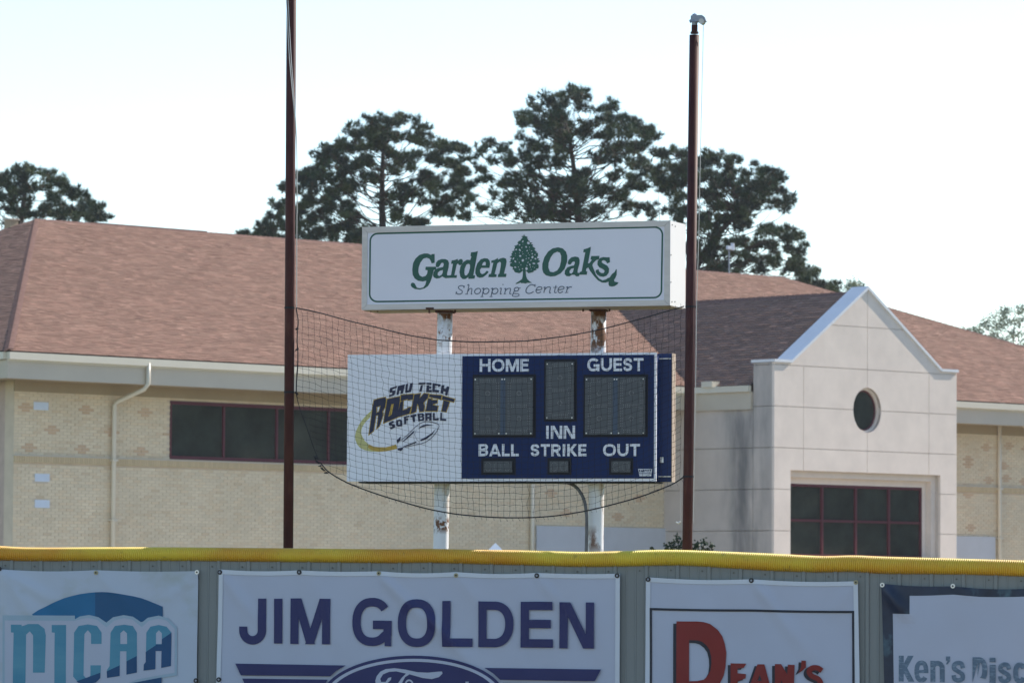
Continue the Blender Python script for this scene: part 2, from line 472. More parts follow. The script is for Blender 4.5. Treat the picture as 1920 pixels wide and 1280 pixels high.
# --- ribbon window: frame, mullions and panes
def window(u0, n, w, z0, z1, nn, rows=1, fr=.055, rec=.07, Pn=BP, parent=bl, label=None):
    mb = MB()
    W_ = n * w
    mb.box(Pn, u0, u0 + W_, z0, z0 + .09, nn - rec, nn)
    mb.box(Pn, u0, u0 + W_, z1 - .09, z1, nn - rec, nn)
    mb.box(Pn, u0, u0 + fr, z0 + .09, z1 - .09, nn - rec, nn)
    mb.box(Pn, u0 + W_ - fr, u0 + W_, z0 + .09, z1 - .09, nn - rec, nn)
    fo = mb.build('window', M['maroon'], parent)
    if label: fo['label'] = label
    for k in range(1, n):
        mb = MB(); mb.box(Pn, u0 + k * w - fr * .6, u0 + k * w + fr * .6, z0 + .09, z1 - .09, nn - rec - .03, nn - .004)
        mb.build('mullion', M['maroon'], fo)
    H = (z1 - z0) / rows
    for r in range(1, rows):
        mb = MB(); mb.box(Pn, u0 + fr, u0 + W_ - fr, z0 + r * H - .035, z0 + r * H + .035, nn - rec - .02, nn - .008)
        mb.build('transom', M['maroon'], fo)
    for k in range(n):
        for r in range(rows):
            mb = MB()
            mb.box(Pn, u0 + k * w + .02, u0 + (k + 1) * w - .02, z0 + r * H + .02, z0 + (r + 1) * H - .02, nn - rec - .05, nn - rec + .01)
            mb.build('pane', M['glass'], fo)
    return fo
window(WU0, 6, pw, WZ0, WZ1, -SO + .015)
# --- downspouts
def downspout(px, uplen):
    u, z = mh(px, 765, -SO + .09)
    mb = MB()
    r = .062
    zt = mh(px, 757, -SO + .09)[1]
    up = BF.hit(px + uplen, 690, .06)[0]
    zb = FB - .12
    pts = [BP(u, 0, -SO + .10), BP(u, zt - .03, -SO + .10), BP(u + .05, zt + .07, -SO + .15), BP(up - .06, zb, -.02), BP(up, zb + .14, .06), BP(up, ZE - .1, .06)]
    mb.tube(pts, r, 8)
    mb.build('downspout', M['gutter'], bl, smooth=True)
    for zz in (3.6, 5.2):
        mb = MB(); mb.box(BP, u - .09, u + .09, zz, zz + .05, -SO + .02, -SO + .18); mb.build('downspout_strap', M['gutter'], bl)
downspout(214, 64)
downspout(1874, 60)
u, z = mh(998, 940, -SO + .09)
mb = MB(); mb.tube([BP(u, 0, -SO + .1), BP(u, ZE - .9, -SO + .1)], .06, 8); mb.build('downspout', M['gutter'], bl, smooth=True)
# --- low white panels at the foot of the wall
a = mh(1006, 985, -SO + .05); b = BF.hit(1286, 991, -SO + .05)
bz = a[1]
mb = MB(); mb.box(BP, a[0], GU0 + .3, 0, bz, -SO + .003, -SO + .06); mb.build('base_panel', M['base_panel'], bl)
a = mh(1866, 1006, -SO + .05)
mb = MB(); mb.box(BP, GU1 - .2, a[0], 0, a[1], -SO + .003, -SO + .06); mb.build('base_panel', M['base_panel'], bl)

# --- roof planes with laid shingles
UPM = Vector((0, 0, 1))
def roofplane(O, U, Vv, poly, name='roof', seed=1, tone=(.27, .165, .124), umax=None):
    """O corner, U unit along the eave, Vv unit up the slope, poly outline in (u,v)"""
    nrm = U.cross(Vv).normalized()
    if nrm.z < 0: nrm = -nrm
    r = random.Random(seed)
    base = mk(name, [O + U * p[0] + Vv * p[1] for p in poly], [tuple(range(len(poly)))], M['roof_base'], bl)
    def inside(x, y):
        c = False; n = len(poly)
        for i in range(n):
            x1, y1 = poly[i]; x2, y2 = poly[(i + 1) % n]
            if (y1 > y) != (y2 > y) and x < (x2 - x1) * (y - y1) / (y2 - y1) + x1: c = not c
        return c
    us = [p[0] for p in poly]; vs = [p[1] for p in poly]
    Vt = []; Fc = []; C = []
    v = min(vs); ex = .142
    while v < max(vs):
        u = min(us) - r.random() * .3
        while u < max(us):
            w = r.uniform(.16, .36)
            if inside(u + w / 2, v + ex * .5) or inside(u + w / 2, v + ex * .2):
                # trim the ends to the outline
                u0 = u; u1 = u + w
                for _ in range(8):
                    if inside(u0, v + ex * .5): break
                    u0 += w * .1
                for _ in range(8):
                    if inside(u1, v + ex * .5): break
                    u1 -= w * .1
                t = r.uniform(.010, .018)
                k = len(Vt)
                lo = nrm * t
                v1 = v + ex * 1.1
                Vt += [O + U * u0 + Vv * v + lo, O + U * (u1 - .004) + Vv * v + lo, O + U * (u1 - .004) + Vv * v1 + nrm * .003, O + U * u0 + Vv * v1 + nrm * .003,
                       O + U * u0 + Vv * v, O + U * (u1 - .004) + Vv * v]
                Fc += [(k, k + 1, k + 2, k + 3), (k + 4, k + 5, k + 1, k)]
                g = r.uniform(.83, 1.11); q = r.random()
                if q < .10: g *= 1.19
                elif q < .18: g *= .89
                h = r.uniform(-.03, .03)
                c = (tone[0] * g, tone[1] * g * (1 + h), tone[2] * g * (1 + h))
                C += [c, (c[0] * .35, c[1] * .35, c[2] * .35)]  # butt edges coloured darker: shade line of each course is painted in
            u += w
        v += ex
    mk('shingle', Vt, Fc, M['shingle'], base, cols=C, kind='stuff')
    return base
slope = (ZR - ZE) / LD; sl = sqrt(LD ** 2 + (ZR - ZE) ** 2)
U = BF.u; Nn = BF.n
Vm = (-Nn * LD + UPM * (ZR - ZE)) / sl
UR1 = LA + LR
SV, TV, HV = 7.3753, GW / 2, 9.2139 + CAMH
vS = SV * sl / LD
GC = GU0 + GW / 2
# main front plane (cut back where the entrance roof meets it)
tv = TV + .05
roofplane(BP(0, ZE + .03, .06), U, Vm, [(0, 0), (GC - tv, 0), (GC, vS), (GC + tv, 0), (UEND, 0), (UR1, sl), (LA, sl)], seed=2)
# back plane, left and right hips
Vb = (Nn * LD + UPM * (ZR - ZE)) / sl
mk('roof', [BP(0, ZE, backN), BP(UEND, ZE, backN), BP(UR1, ZR, -LD), BP(LA, ZR, -LD)], [(0, 3, 2, 1)], M['shingle_cap'], bl)
sle = sqrt(LA ** 2 + (ZR - ZE) ** 2)
Vl = (U * LA + UPM * (ZR - ZE)) / sle
roofplane(BP(-.06, ZE + .03, 0), -Nn, Vl, [(0, 0), (2 * LD, 0), (LD, sle)], seed=3)
mk('roof', [BP(UEND, ZE, 0), BP(UEND, ZE, backN), BP(UR1, ZR, -LD)], [(0, 1, 2)], M['shingle_cap'], bl)
# ridge and hip caps: overlapping folded pieces
def caps(a, b, side, w=.17, name='ridge_cap', sag=0):
    a = Vector(a); b = Vector(b); d = (b - a); L = d.length; d.normalize()
    n = int(L / .2); mb = MB()
    s1, s2 = side
    for i in range(n):
        p = a + d * (i * L / n); q = a + d * ((i + 1.15) * L / n)
        g = rnd.uniform(.85, 1.1)
        t0 = Vector((0, 0, .055)); t1 = Vector((0, 0, .035))
        mb.add([p + s1 * w + t0 * .6, p + t0, p + s2 * w + t0 * .6, q + s1 * w + t1 * .6, q + t1, q + s2 * w + t1 * .6, p + s1 * w, p + s2 * w, p],
               [(0, 1, 4, 3), (1, 2, 5, 4), (6, 8, 1, 0), (8, 7, 2, 1)], 0, (g, g, g))
    mb.build(name, M['shingle_cap'], bl, kind='stuff')
Rl, Rr = BP(LA, ZR + .03, -LD), BP(UR1, ZR + .03, -LD)
caps(Rr, Rl, (-Vm, -Vb))
caps(BP(0, ZE + .06, 0.03), Rl, (Vector((-Vl.x, -Vl.y, -Vl.z)) * .8 , (U * .9 - UPM * .0)), .2, 'hip_cap')
caps(BP(UEND, ZE + .06, 0), Rr, (-U * .8 + UPM * -.0, (U * .7 - Nn * .5 - UPM * .3)), .2, 'hip_cap')
# low vent on the ridge
mb = MB(); mb.box(BP, LA + 2.2, LA + 6.6, ZR - .02, ZR + .10, -LD - .25, -LD + .02)
mb.build('ridge_vent', M['shingle_cap'], bl)

# --- entrance bay
GF = Face(*BP(0, 0, GN).xy, TH)                 # plane of the gable front
GP = lambda u, z, n=0: BP(u, z, GN + n)
gh = lambda px, py, n=0: BF.hit(px, py, GN + n)
z1_ = lambda zx, zy: (1300 + zx / 2.2065, 500 + zy / 2.2065)      # enlargement coordinates to photo pixels
g = lambda zx, zy, n=0: gh(*z1_(zx, zy), n)
gL, gR = GU0, GU1
PK = g(720, 95)[1]                              # wall peak under the coping
shL = (g(405, 385)[0], g(370, 395)[1])
shR_u = 2 * GC - shL[0]
zs = shL[1]
PKu = GC
gable = [(gL, 0), (gR, 0), (gR, zs), (shR_u, zs), (PKu, PK), (shL[0], zs), (gL, zs)]
def clip(poly, a, b, c):                        # keep a*x+b*y<=c
    out = []
    for i in range(len(poly)):
        p, q = poly[i], poly[(i + 1) % len(poly)]
        dp = a * p[0] + b * p[1] - c; dq = a * q[0] + b * q[1] - c
        if dp <= 0: out.append(p)
        if (dp < 0 < dq) or (dq < 0 < dp):
            t = dp / (dp - dq); out.append((p[0] + (q[0] - p[0]) * t, p[1] + (q[1] - p[1]) * t))
    return out
# joints
JZ = [5.68132 + CAMH - i * 1.2192 for i in range(4)]
jz_top = [JZ[0] + 1.2192, JZ[0] + 2 * 1.2192 + .05]
ua, ub_, uc_ = g(456, 580)[0], GC, g(975, 610)[0]
jamL, jamR = g(402, 960)[0], g(1022, 960)[0]
opz = g(402, 840)[1]
cen = (GC, JZ[0]); cR = .6
crz = (g(717, 497)[1] - g(717, 690)[1]) / 2
cR = crz * .97
zl = [0, .6] + sorted(JZ[2:]) + [JZ[1], JZ[0], jz_top[0]] + [jz_top[1], 30]
zl = sorted(set(zl))
J = .009
def panel_piece(poly, hole=None, parent=bl, n0=-.09, n1=0, P=GP, m_=None):
    if len(poly) < 3: return
    mb = MB(); mb.prism(P, [poly] + ([hole] if hole else []), n0, n1)
    mb.build('precast_panel', m_ or M['precast'], parent)
def rect(a, b, c, d): return [(a, c), (b, c), (b, d), (a, d)]
def gcut(r, hw=None):
    r = clip(r, 0, 1, 99)
    # clip to sloping gable sides when above the shoulders
    k = (PK - zs) / (PKu - shL[0])
    top = max(p[1] for p in r)
    return r, k
cells = []
for zi in range(len(zl) - 1):
    za, zb = zl[zi] + J, zl[zi + 1] - J
    if zl[zi] >= JZ[0] - .01:
        cols_ = [gL, ua, ub_, uc_, gR] if zl[zi] < jz_top[0] - .1 else [ua - .0, ub_, uc_]
        if zl[zi] >= jz_top[1] - .1: cols_ = [ua, ub_, uc_]
        if jz_top[0] - .1 <= zl[zi]: cols_ = [gL, ub_, gR]
    elif zl[zi] >= JZ[1] - .01: cols_ = [gL, ua, ub_, uc_, gR]
    elif zl[zi + 1] > opz + .01: cols_ = [gL, ua, ub_, uc_, gR]
    else: cols_ = [gL, jamL, None, jamR, gR]
    for i in range(len(cols_) - 1):
        if cols_[i] is None or cols_[i + 1] is None: continue
        if cols_ == [gL, jamL, None, jamR, gR]:
            pass
        a, b = cols_[i] + (J if i else 0), cols_[i + 1] - (J if i < len(cols_) - 2 else 0)
        if None in cols_:
            if i == 0: b = jamL
            if i == 3: a = jamR
        cells.append((a, b, za, zb))
k = (PK - zs) / (PKu - shL[0])
def circ(cx, cz, r, a0, a1, n=10): return [(cx + r * .93 * cos(a0 + (a1 - a0) * i / n), cz + r * sin(a0 + (a1 - a0) * i / n)) for i in range(n + 1)]
for (a, b, za, zb) in cells:
    poly = rect(a, b, za, zb)
    if zb > zs:                                  # pieces that reach above the shoulders follow the gable
        up = []
        if za < zs:
            lowp = clip(poly, 0, 1, zs); 
        poly = clip(poly, 0, 1, 40)
        # gable region is convex above the shoulder line
        upper = clip(clip(clip(poly, 0, -1, -zs), -k, 1, zs - k * shL[0]), k, 1, zs + k * shR_u)
        if za < zs - .02:
            lowp = clip(poly, 0, 1, zs)
            # join: outline of low part then upper part
            if upper and max(p[1] for p in upper) > zs + .01:
                us_ = [p[0] for p in upper if abs(p[1] - zs) < 1e-6]
                l0, l1 = min(us_), max(us_)
                up_pts = [p for p in upper if p[1] > zs + 1e-6]
                cu = sum(p[0] for p in up_pts) / len(up_pts)
                up_pts.sort(key=lambda p: -atan2(p[1] - zs + .001, p[0] - (l0 + l1) / 2) * -1)
                poly = [(a, za), (b, za), (b, zs)]
                if l1 < b - 1e-6: poly.append((l1, zs))
                poly += up_pts
                if l0 > a + 1e-6: poly.append((l0, zs))
                poly.append((a, zs))
            else: poly = lowp
        else: poly = upper
    if zb > opz and za < opz:                    # pieces over the opening
        if a < jamL < b:
            poly = [(a, za), (jamL, za), (jamL, opz), (b, opz), (b, zb), (a, zb)]
        elif a < jamR < b:
            poly = [(a, opz), (jamR, opz), (jamR, za), (b, za), (b, zb), (a, zb)]
        else: poly = rect(a, b, opz, zb)
    # quarter circle cuts
    corners = [(cen[0] - J, cen[1] - J), (cen[0] + J, cen[1] - J), (cen[0] + J, cen[1] + J), (cen[0] - J, cen[1] + J)]
    for ci, c_ in enumerate(corners):
        for pi_, p in enumerate(poly):
            if abs(p[0] - c_[0]) < .004 and abs(p[1] - c_[1]) < .004:
                a0 = {0: (pi, 1.5 * pi), 1: (1.5 * pi, 2 * pi), 2: (0, .5 * pi), 3: (.5 * pi, pi)}[ci]
                arc = circ(cen[0], cen[1], cR, a0[0] , a0[1])
                arc = [(q[0], q[1]) for q in arc]
                if ci in (0,): arc[0] = (arc[0][0], c_[1]); arc[-1] = (c_[0], arc[-1][1])
                if ci == 1: arc[0] = (c_[0], arc[0][1]); arc[-1] = (arc[-1][0], c_[1])
                if ci == 2: arc[0] = (arc[0][0], c_[1]); arc[-1] = (c_[0], arc[-1][1])
                if ci == 3: arc[0] = (c_[0], arc[0][1]); arc[-1] = (arc[-1][0], c_[1])
                poly = poly[:pi_] + arc[::-1] + poly[pi_ + 1:]
                break
        else: continue
        break
    panel_piece(poly)
# backing behind the joints, with the openings
mb = MB()
hole = [(cen[0] + cR * .93 * cos(-2 * pi * i / 40), cen[1] + cR * sin(-2 * pi * i / 40)) for i in range(40)]
outer = [(gL + .02, 0), (jamL - .02, 0), (jamL - .02, opz + .02), (jamR + .02, opz + .02), (jamR + .02, 0), (gR - .02, 0), (gR - .02, zs - .02), (shR_u, zs - .02), (PKu, PK - .03), (shL[0], zs - .02), (gL + .02, zs - .02)]
mb.prism(GP, [outer, hole], -.20, -.03, back=True)
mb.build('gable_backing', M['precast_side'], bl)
# stepped reveal round the big window (two steps)
def step(inset0, inset1, nf, nb):
    a0, b0, t0 = jamL - .0 + inset0, jamR - inset0, opz - inset0
    a1, b1, t1 = jamL + inset1, jamR - inset1, opz - inset1
    mb = MB()
    mb.prism(GP, [[(a0, 0), (a1, 0), (a1, t1), (b1, t1), (b1, 0), (b0, 0), (b0, t0), (a0, t0)]], nb, nf)
    mb.build('reveal_step', M['precast'], bl)
step(-.02, .19, -.205, -.40)
step(.188, .38, -.405, -.50)
wl = g(404, 1000, -1.1)[0]; wr = g(936, 1000, -1.1)[0]
wz1 = g(404, 900, -1.1)[1]
wu0, wu1 = jamL + .37, jamR - .37
wz1 = opz - .375
wz0 = gh(1484, 1037, -1.1)[1]
window(wu0, 4, (wu1 - wu0) / 4, wz1 - 2 * (wz1 - g(404, 1047, -.45)[1]), wz1, -.415, rows=2, rec=.08, fr=.07, Pn=GP)
# sill block under the window
zb_ = wz1 - 2 * (wz1 - g(404, 1047, -.45)[1])
mb = MB(); mb.box(GP, jamL + .03, jamR - .03, zb_ - .12, zb_ - .003, -.6, -.1); mb.build('window_sill', M['precast'], bl)
mb = MB(); mb.box(GP, jamL + .03, jamR - .03, 0, zb_ - .122, -.6, -.3); mb.build('precast_panel', M['precast'], bl)
# round window: stepped reveal ring, maroon ring and dark pane
def ring(r0, r1, n0, n1, name, m_, parent):
    A = [(cen[0] + r0 * .93 * cos(2 * pi * i / 48), cen[1] + r0 * sin(2 * pi * i / 48)) for i in range(48)]
    B = [(cen[0] + r1 * .93 * cos(-2 * pi * i / 48), cen[1] + r1 * sin(-2 * pi * i / 48)) for i in range(48)] if r1 else None
    mb = MB(); mb.prism(GP, [A] + ([B] if B else []), n0, n1)
    return mb.build(name, m_, parent)
ring(cR + .02, cR - .07, -.26, -.11, 'round_reveal', M['precast'], bl)
rw = ring(cR - .06, cR - .12, -.25, -.17, 'round_window', M['maroon'], bl)
ring(cR - .11, None, -.27, -.20, 'pane', M['glass'], rw)
# bay side walls (left one seen), roof and coping
SP = lambda d, z, n=0: BP(GU0 - n, z, d)         # d: distance forward of the eave line; n outward to the left
sz = BF.hit(1415, 766, GN - 1)[1]
def sidepanels():
    dj = GN - .85
    for zi in range(len(zl) - 1):
        za, zb = zl[zi] + J, min(zl[zi + 1], zs + .0) - J
        if zl[zi] > zs: break
        if zb <= za: continue
        if za < zs:
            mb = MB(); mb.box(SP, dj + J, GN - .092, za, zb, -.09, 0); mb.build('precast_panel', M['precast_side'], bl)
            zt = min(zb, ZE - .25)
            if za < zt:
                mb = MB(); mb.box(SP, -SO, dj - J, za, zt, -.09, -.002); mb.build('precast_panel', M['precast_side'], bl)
sidepanels()
mb = MB(); mb.box(BP, GU0 + .092, GU0 + .3, 0, ZE - .24, -SO, GN - .353)
mb.box(BP, GU0 + .092, GU0 + .3, ZE - .24, zs - .01, GN - .85, GN - .353)
mb.box(BP, GU1 - .3, GU1, 0, zs - .01, -SO, GN - .353)
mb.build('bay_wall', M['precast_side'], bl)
# bay eave at left (level, shallow)
mb = MB(); mb.box(BP, GU0 - .10, GU0 - .004, ZE - .72, ZE - .2, .0, GN - .85 - J); mb.build('fascia', M['fascia'], bl)
mb = MB(); mb.box(BP, GU0 - .2, GU0 - .08, ZE - .2, ZE - .02, 0.12, GN - .85 - J); mb.build('gutter', M['gutter'], bl)
mb = MB(); mb.box(BP, GU0 - .26, GU0 + .06, ZE - .03, ZE + .14, .72, 1.16); mb.build('gutter_splash_guard', M['gutter'], bl)
slw = sqrt(TV ** 2 + (HV - ZE) ** 2)
Vw = (U * TV + UPM * (HV - ZE)) / slw
OW = BP(GU0 - .05, ZE + .0, GN - .36)
Lw = GN - .36
roofplane(OW, -Nn, Vw, [(.51, 0), (Lw, 0), (Lw + SV, slw), (0, slw), (0, .2), (.51, .2)], seed=7)
Vw2 = (-U * TV + UPM * (HV - ZE)) / slw
mk('roof', [BP(GU1, ZE, GN - .36), BP(GU1, ZE, 0), BP(GC, HV, -SV), BP(GC, HV, GN - .36)], [(0, 1, 2, 3)], M['shingle_cap'], bl)
caps(BP(GC, HV + .02, GN - .4), BP(GC, HV + .02, -SV), (-Vw, -Vw2))
# coping: sloping metal caps, level shoulders
def cope(p0, p1, t=.10, dn=(.05, -.62)):
    a0, a1 = p0, p1
    d = Vector((p1[0] - p0[0], p1[1] - p0[1])); d.normalize(); nn = Vector((-d.y, d.x))
    if nn.y < 0: nn = -nn
    q = [(p0[0], p0[1]), (p1[0], p1[1]), (p1[0] + nn.x * t, p1[1] + nn.y * t), (p0[0] + nn.x * t, p0[1] + nn.y * t)]
    mb = MB(); mb.prism(GP, [q if d.x > 0 else q[::-1]], dn[1], dn[0], back=True)
    mb.build('coping', M['coping'], bl)
ct = .085
kk = sqrt(1 + k * k)
topk = (PKu, PK + ct * kk)
for sgn in (-1, 1):
    e = shL[0] if sgn < 0 else shR_u
    pin = (e, zs + .003); pout = (e, zs + ct)
    # sloping piece as a quad whose ends are plumb
    q = [(e, zs + .004), (PKu - .001 * sgn * -1, PK + .004), (PKu + .001 * sgn, PK + ct * 1.25), (e, zs + ct * 1.1)]
    if sgn > 0: q = q[::-1]
    mb = MB(); mb.prism(GP, [q], -.62, .05, back=True); mb.build('coping', M['coping'], bl)
    g0 = gL - .04 if sgn < 0 else shR_u + .002
    g1 = shL[0] - .002 if sgn < 0 else gR + .04
    mb = MB(); mb.box(GP, g0, g1, zs + .003, zs + .085, -.9 if sgn < 0 else -.6, .055); mb.build('coping', M['coping'], bl)
# small pale band under the coping shoulders
# --- small things standing on the roof
def roofthing(px, py0, py1, n, name, label, cat, fn):
    u, z = BF.hit(px, py1, n); t = thing(name, label, cat, BP(u, z, n)); fn(t, u, z, BF.hit(px, py0, n)[1], n); return t
def vane(t, u, z, zt, n):
    mb = MB(); mb.tube([BP(u, z - .3, n), BP(u, zt - .1, n)], .022, 6); mb.build('mast', M['galv'], t)
    mb = MB(); mb.box(BP, u - .10, u + .22, zt - .1, zt + .02, n - .05, n + .05); mb.tube([BP(u + .17, zt - .12, n), BP(u + .17, zt + .12, n)], .06, 8); mb.build('sensor_head', M['plaque'], t)
roofthing(1367, 462, 512, -LD + .02, 'weather_sensor', 'thin white weather sensor on a mast standing on the roof ridge right of the signs', 'weather sensor', vane)
def vent(t, u, z, zt, n):
    mb = MB(); mb.box(BP, u - .15, u + .15, z - .6, zt, n - .15, n + .15); mb.build('flue', M['soffit'], t)
    mb = MB(); mb.box(BP, u - .19, u + .19, zt + .002, zt + .04, n - .19, n + .19); mb.build('flue_cap', M['fascia'], t)
roofthing(21, 413, 424, -LD - 3, 'roof_flue', 'small pale box flue behind the left end of the roof', 'flue', vent)

# ================================================================== TREES
def tuft_tree(name, label, cat, depth, basepx, trunk, blobs, seed, kind='pine', group=None, limb=True, dens=1.0, spread=3.0, base_r=.32, tones=None, rscale=1.0):
    r = random.Random(seed)
    sc = depth / F
    def w(px, py, dd=0):
        d = ray(px, py); return Vector((0, 0, CAMH)) + d * (depth + dd)
    bx = w(basepx[0], basepx[1]); root = Vector((bx.x, bx.y, 0))
    t = thing(name, label, cat, root, group)
    tp = [root] + [w(*p) for p in trunk]
    mb = MB(); n = len(tp)
    mb.tube(tp, [base_r * .55 * (1 - .8 * i / (n - 1)) for i in range(n)], 8)
    mb.build('trunk', M['bark'], t, smooth=True)
    cr_ = []
    for (x, y, rr) in blobs:
        for q in range(8):
            c = w(x + r.gauss(0, rr * .62) * min(q, 1), y + 2 + r.gauss(0, rr * .42) * min(q, 1), r.uniform(-spread, spread))
            cr_.append((c, rr * sc * r.uniform(.32, .66)))
    for (x, y, rr) in blobs:                          # inner sprays along the limbs
        if r.random() < .55:
            ax = tp[1].lerp(tp[-1], r.uniform(.1, .95)); c = w(x, y, r.uniform(-spread, spread)); q_ = c.lerp(ax, r.uniform(.2, .65)); q_.z = c.z - abs(c.z - q_.z) * .3
            cr_.append((q_ + Vector((r.gauss(0, .2), 0, r.gauss(0, .2))), rr * sc * r.uniform(.35, .6)))
    if limb:
        mb = MB()
        for i, (c, rad) in enumerate(cr_):
            if i % 6 not in (0, 3) or r.random() < .35: continue
            best = None
            zt = c.z - (abs(c.x - tp[-1].x)) * r.uniform(.15, .75) - r.uniform(.1, .9)
            for a, b in zip(tp[1:], tp[2:]):
                if a.z <= zt <= b.z: best = a.lerp(b, (zt - a.z) / (b.z - a.z))
            if best is None: best = tp[1] if zt < tp[1].z else tp[-2]
            L_ = (c - best).length
            m1 = best.lerp(c, .33) + Vector((r.gauss(0, .07), r.gauss(0, .1), r.gauss(-.06, .06))) * L_
            m2 = best.lerp(c, .68) + Vector((r.gauss(0, .07), r.gauss(0, .1), r.gauss(-.03, .07))) * L_
            pts = smoothpts([tuple(best), tuple(m1), tuple(m2), tuple(c)], 4)
            rr = [.030 * (1 - .8 * j / (len(pts) - 1)) * (.6 + .12 * (c - best).length) for j in range(len(pts))]
            mb.tube(pts, rr, 5, cap=False)
        mb.build('limb', M['bark'], t, smooth=True, kind='stuff')
    V = []; Fc = []; C = []
    tones = tones or [(.038, .068, .034), (.055, .09, .038), (.085, .118, .05), (.032, .052, .036), (.045, .07, .042)]
    for c, rad in cr_:
        base = r.choice(tones)
        nt = max(3, int(40 * dens * (rad / .34) ** 2))
        for _ in range(nt):
            # tuft centre within a flattened ball
            d = Vector((r.gauss(0, 1), r.gauss(0, 1), r.gauss(0, 1))).normalized() * (r.random() ** .45) * rad
            d.z *= .72
            q = c + d
            ax = (d.normalized() * .7 + Vector((0, 0, .8)) + Vector((r.gauss(0, .4), r.gauss(0, .4), 0))).normalized()
            g_ = r.uniform(.7, 1.35)
            cc = (base[0] * g_, base[1] * g_, base[2] * g_)
            if kind == 'pine':
                if r.random() < .04: cc = (.10, .075, .04)
                for _k in range(13):
                    dv = (ax + Vector((r.gauss(0, .75), r.gauss(0, .75), r.gauss(0, .75)))).normalized()
                    ln = r.uniform(.16, .29)
                    sd = dv.cross(Vector((r.gauss(0, 1), r.gauss(0, 1), r.gauss(0, 1))))  .normalized() * .016
                    k = len(V)
                    V += [q - sd, q + sd, q + dv * ln]
                    Fc.append((k, k + 1, k + 2)); C.append(cc)
            else:
                for _k in range(7):
                    o = q + Vector((r.gauss(0, .12), r.gauss(0, .12), r.gauss(0, .10)))
                    a1 = Vector((r.gauss(0, 1), r.gauss(0, 1), r.gauss(0, 1))).normalized() * r.uniform(.05, .09)
                    a2 = a1.cross(Vector((r.gauss(0, 1), r.gauss(0, 1), r.gauss(0, 1)))).normalized() * .035
                    k = len(V)
                    V += [o - a1, o + a2, o + a1, o - a2]
                    Fc.append((k, k + 1, k + 2, k + 3)); C.append(cc)
    mk('crown', V, Fc, M['needle'] if kind == 'pine' else M['leaf'], t, cols=C)
    return t
def B(s, r):
    return [(float(a), float(b), r) for a, b in (p.split(',') for p in s.split())]
A_ = B('721,223 745,223 780,240 692,238 668,250 642,274 613,283 610,305 637,300 674,279 706,257 740,255 780,263 817,270 838,281 860,281 825,300 850,311 806,326 852,342 866,358 772,295 793,342 573,332 589,350 567,326 612,335 640,325 573,380 626,385 652,385 605,409 639,422 666,440 655,415 599,438 573,440 753,350 838,374 785,417 767,414 700,270 725,280 690,300 665,310 755,300 740,320 655,345 590,330 620,365 820,385 845,395 860,330 700,440 680,450 722,243 715,255 690,330 640,350 660,400 560,395 585,415 545,350 550,420 625,440 810,345 775,365 735,370 745,400', 17)
tuft_tree('pine_tree', 'broad dark pine behind the roof, rising just right of the left pole', 'pine tree', 178, (722, 560), [(718, 440), (716, 380), (717, 316), (719, 270), (722, 236)], A_, 11, group='pines behind the school', spread=3.5, dens=1.15)
A2 = B('512,382 506,406 525,417 493,427 512,430 530,395 540,380 485,440 456,440 470,443 545,430 520,445 500,445', 12)
tuft_tree('pine_tree', 'low pine tip showing over the roof just left of the left pole', 'pine tree', 182, (520, 600), [(518, 470), (515, 440), (512, 400)], A2, 12, group='pines behind the school', spread=2, dens=1.1, base_r=.2)
B_ = B('1053,178 1074,174 1026,186 1088,182 1005,202 984,222 990,228 1010,231 1042,199 1079,199 1031,242 1068,236 1143,198 1143,215 1116,235 1153,230 1186,226 1185,245 1220,246 1218,262 1167,250 1095,247 999,271 989,289 1021,279 967,303 1010,303 1159,279 1185,279 1205,275 1143,289 1005,329 1042,300 1037,337 1079,340 1066,353 1100,332 999,380 1026,380 989,401 1026,401 1068,385 1153,332 1185,332 1169,356 1159,369 1199,350 1175,388 1106,361 1060,260 1045,225 1130,255 1175,300 1020,255 1050,215 1120,300 1050,280 1010,350 1040,362 975,345 1085,365 1120,350 1195,310 1215,320 1130,390 1100,400 1050,405 1195,390 1225,400', 17)
B2 = B('917,270 944,278 904,282 882,300 898,316 912,334 893,342 925,300 954,302 965,330 941,348 928,364 954,369 888,374 868,387 872,405 905,385 946,395 925,400 880,345 960,385 975,365', 12)
tuft_tree('pine_tree', 'tallest pine, forked and gappy, behind the middle of the long sign', 'pine tree', 172, (1090, 560), [(1088, 440), (1082, 390), (1080, 356), (1074, 300), (1068, 262), (1058, 220)], B_ + B2, 21, group='pines behind the school', spread=3.5, dens=.88)
D_ = B('1238,286 1276,292 1254,311 1280,320 1244,350 1276,364 1233,332 1334,299 1300,303 1337,301 1368,306 1320,327 1357,337 1297,335 1330,367 1397,327 1431,326 1458,333 1414,347 1448,356 1380,357 1478,374 1455,378 1414,378 1380,391 1408,401 1357,411 1391,421 1320,408 1310,425 1466,431 1448,433 1493,448 1481,472 1488,485 1414,458 1448,462 1380,455 1428,494 1455,493 1488,503 1513,517 1553,539 1340,494 1362,500 1345,345 1305,365 1430,360 1395,365 1350,385 1290,390 1262,400 1340,450 1400,490 1360,465 1270,340 1500,500 1530,528 1300,460 1330,480 1268,430', 17)
tuft_tree('pine_tree', 'leaning pine spreading to the right of the right pole', 'pine tree', 166, (1280, 620), [(1292, 520), (1307, 495), (1325, 468), (1347, 438), (1368, 415), (1391, 394), (1410, 370)], D_, 31, group='pines behind the school', spread=3.0, dens=1.15, base_r=.36)
E_ = B('30,325 60,320 90,335 120,345 20,350 60,355 100,370 140,362 150,385 183,390 188,410 170,405 120,400 60,400 20,395 0,370 0,335 40,375 85,395 140,405 -30,340 -40,380 -60,360 -20,400 105,385', 16)
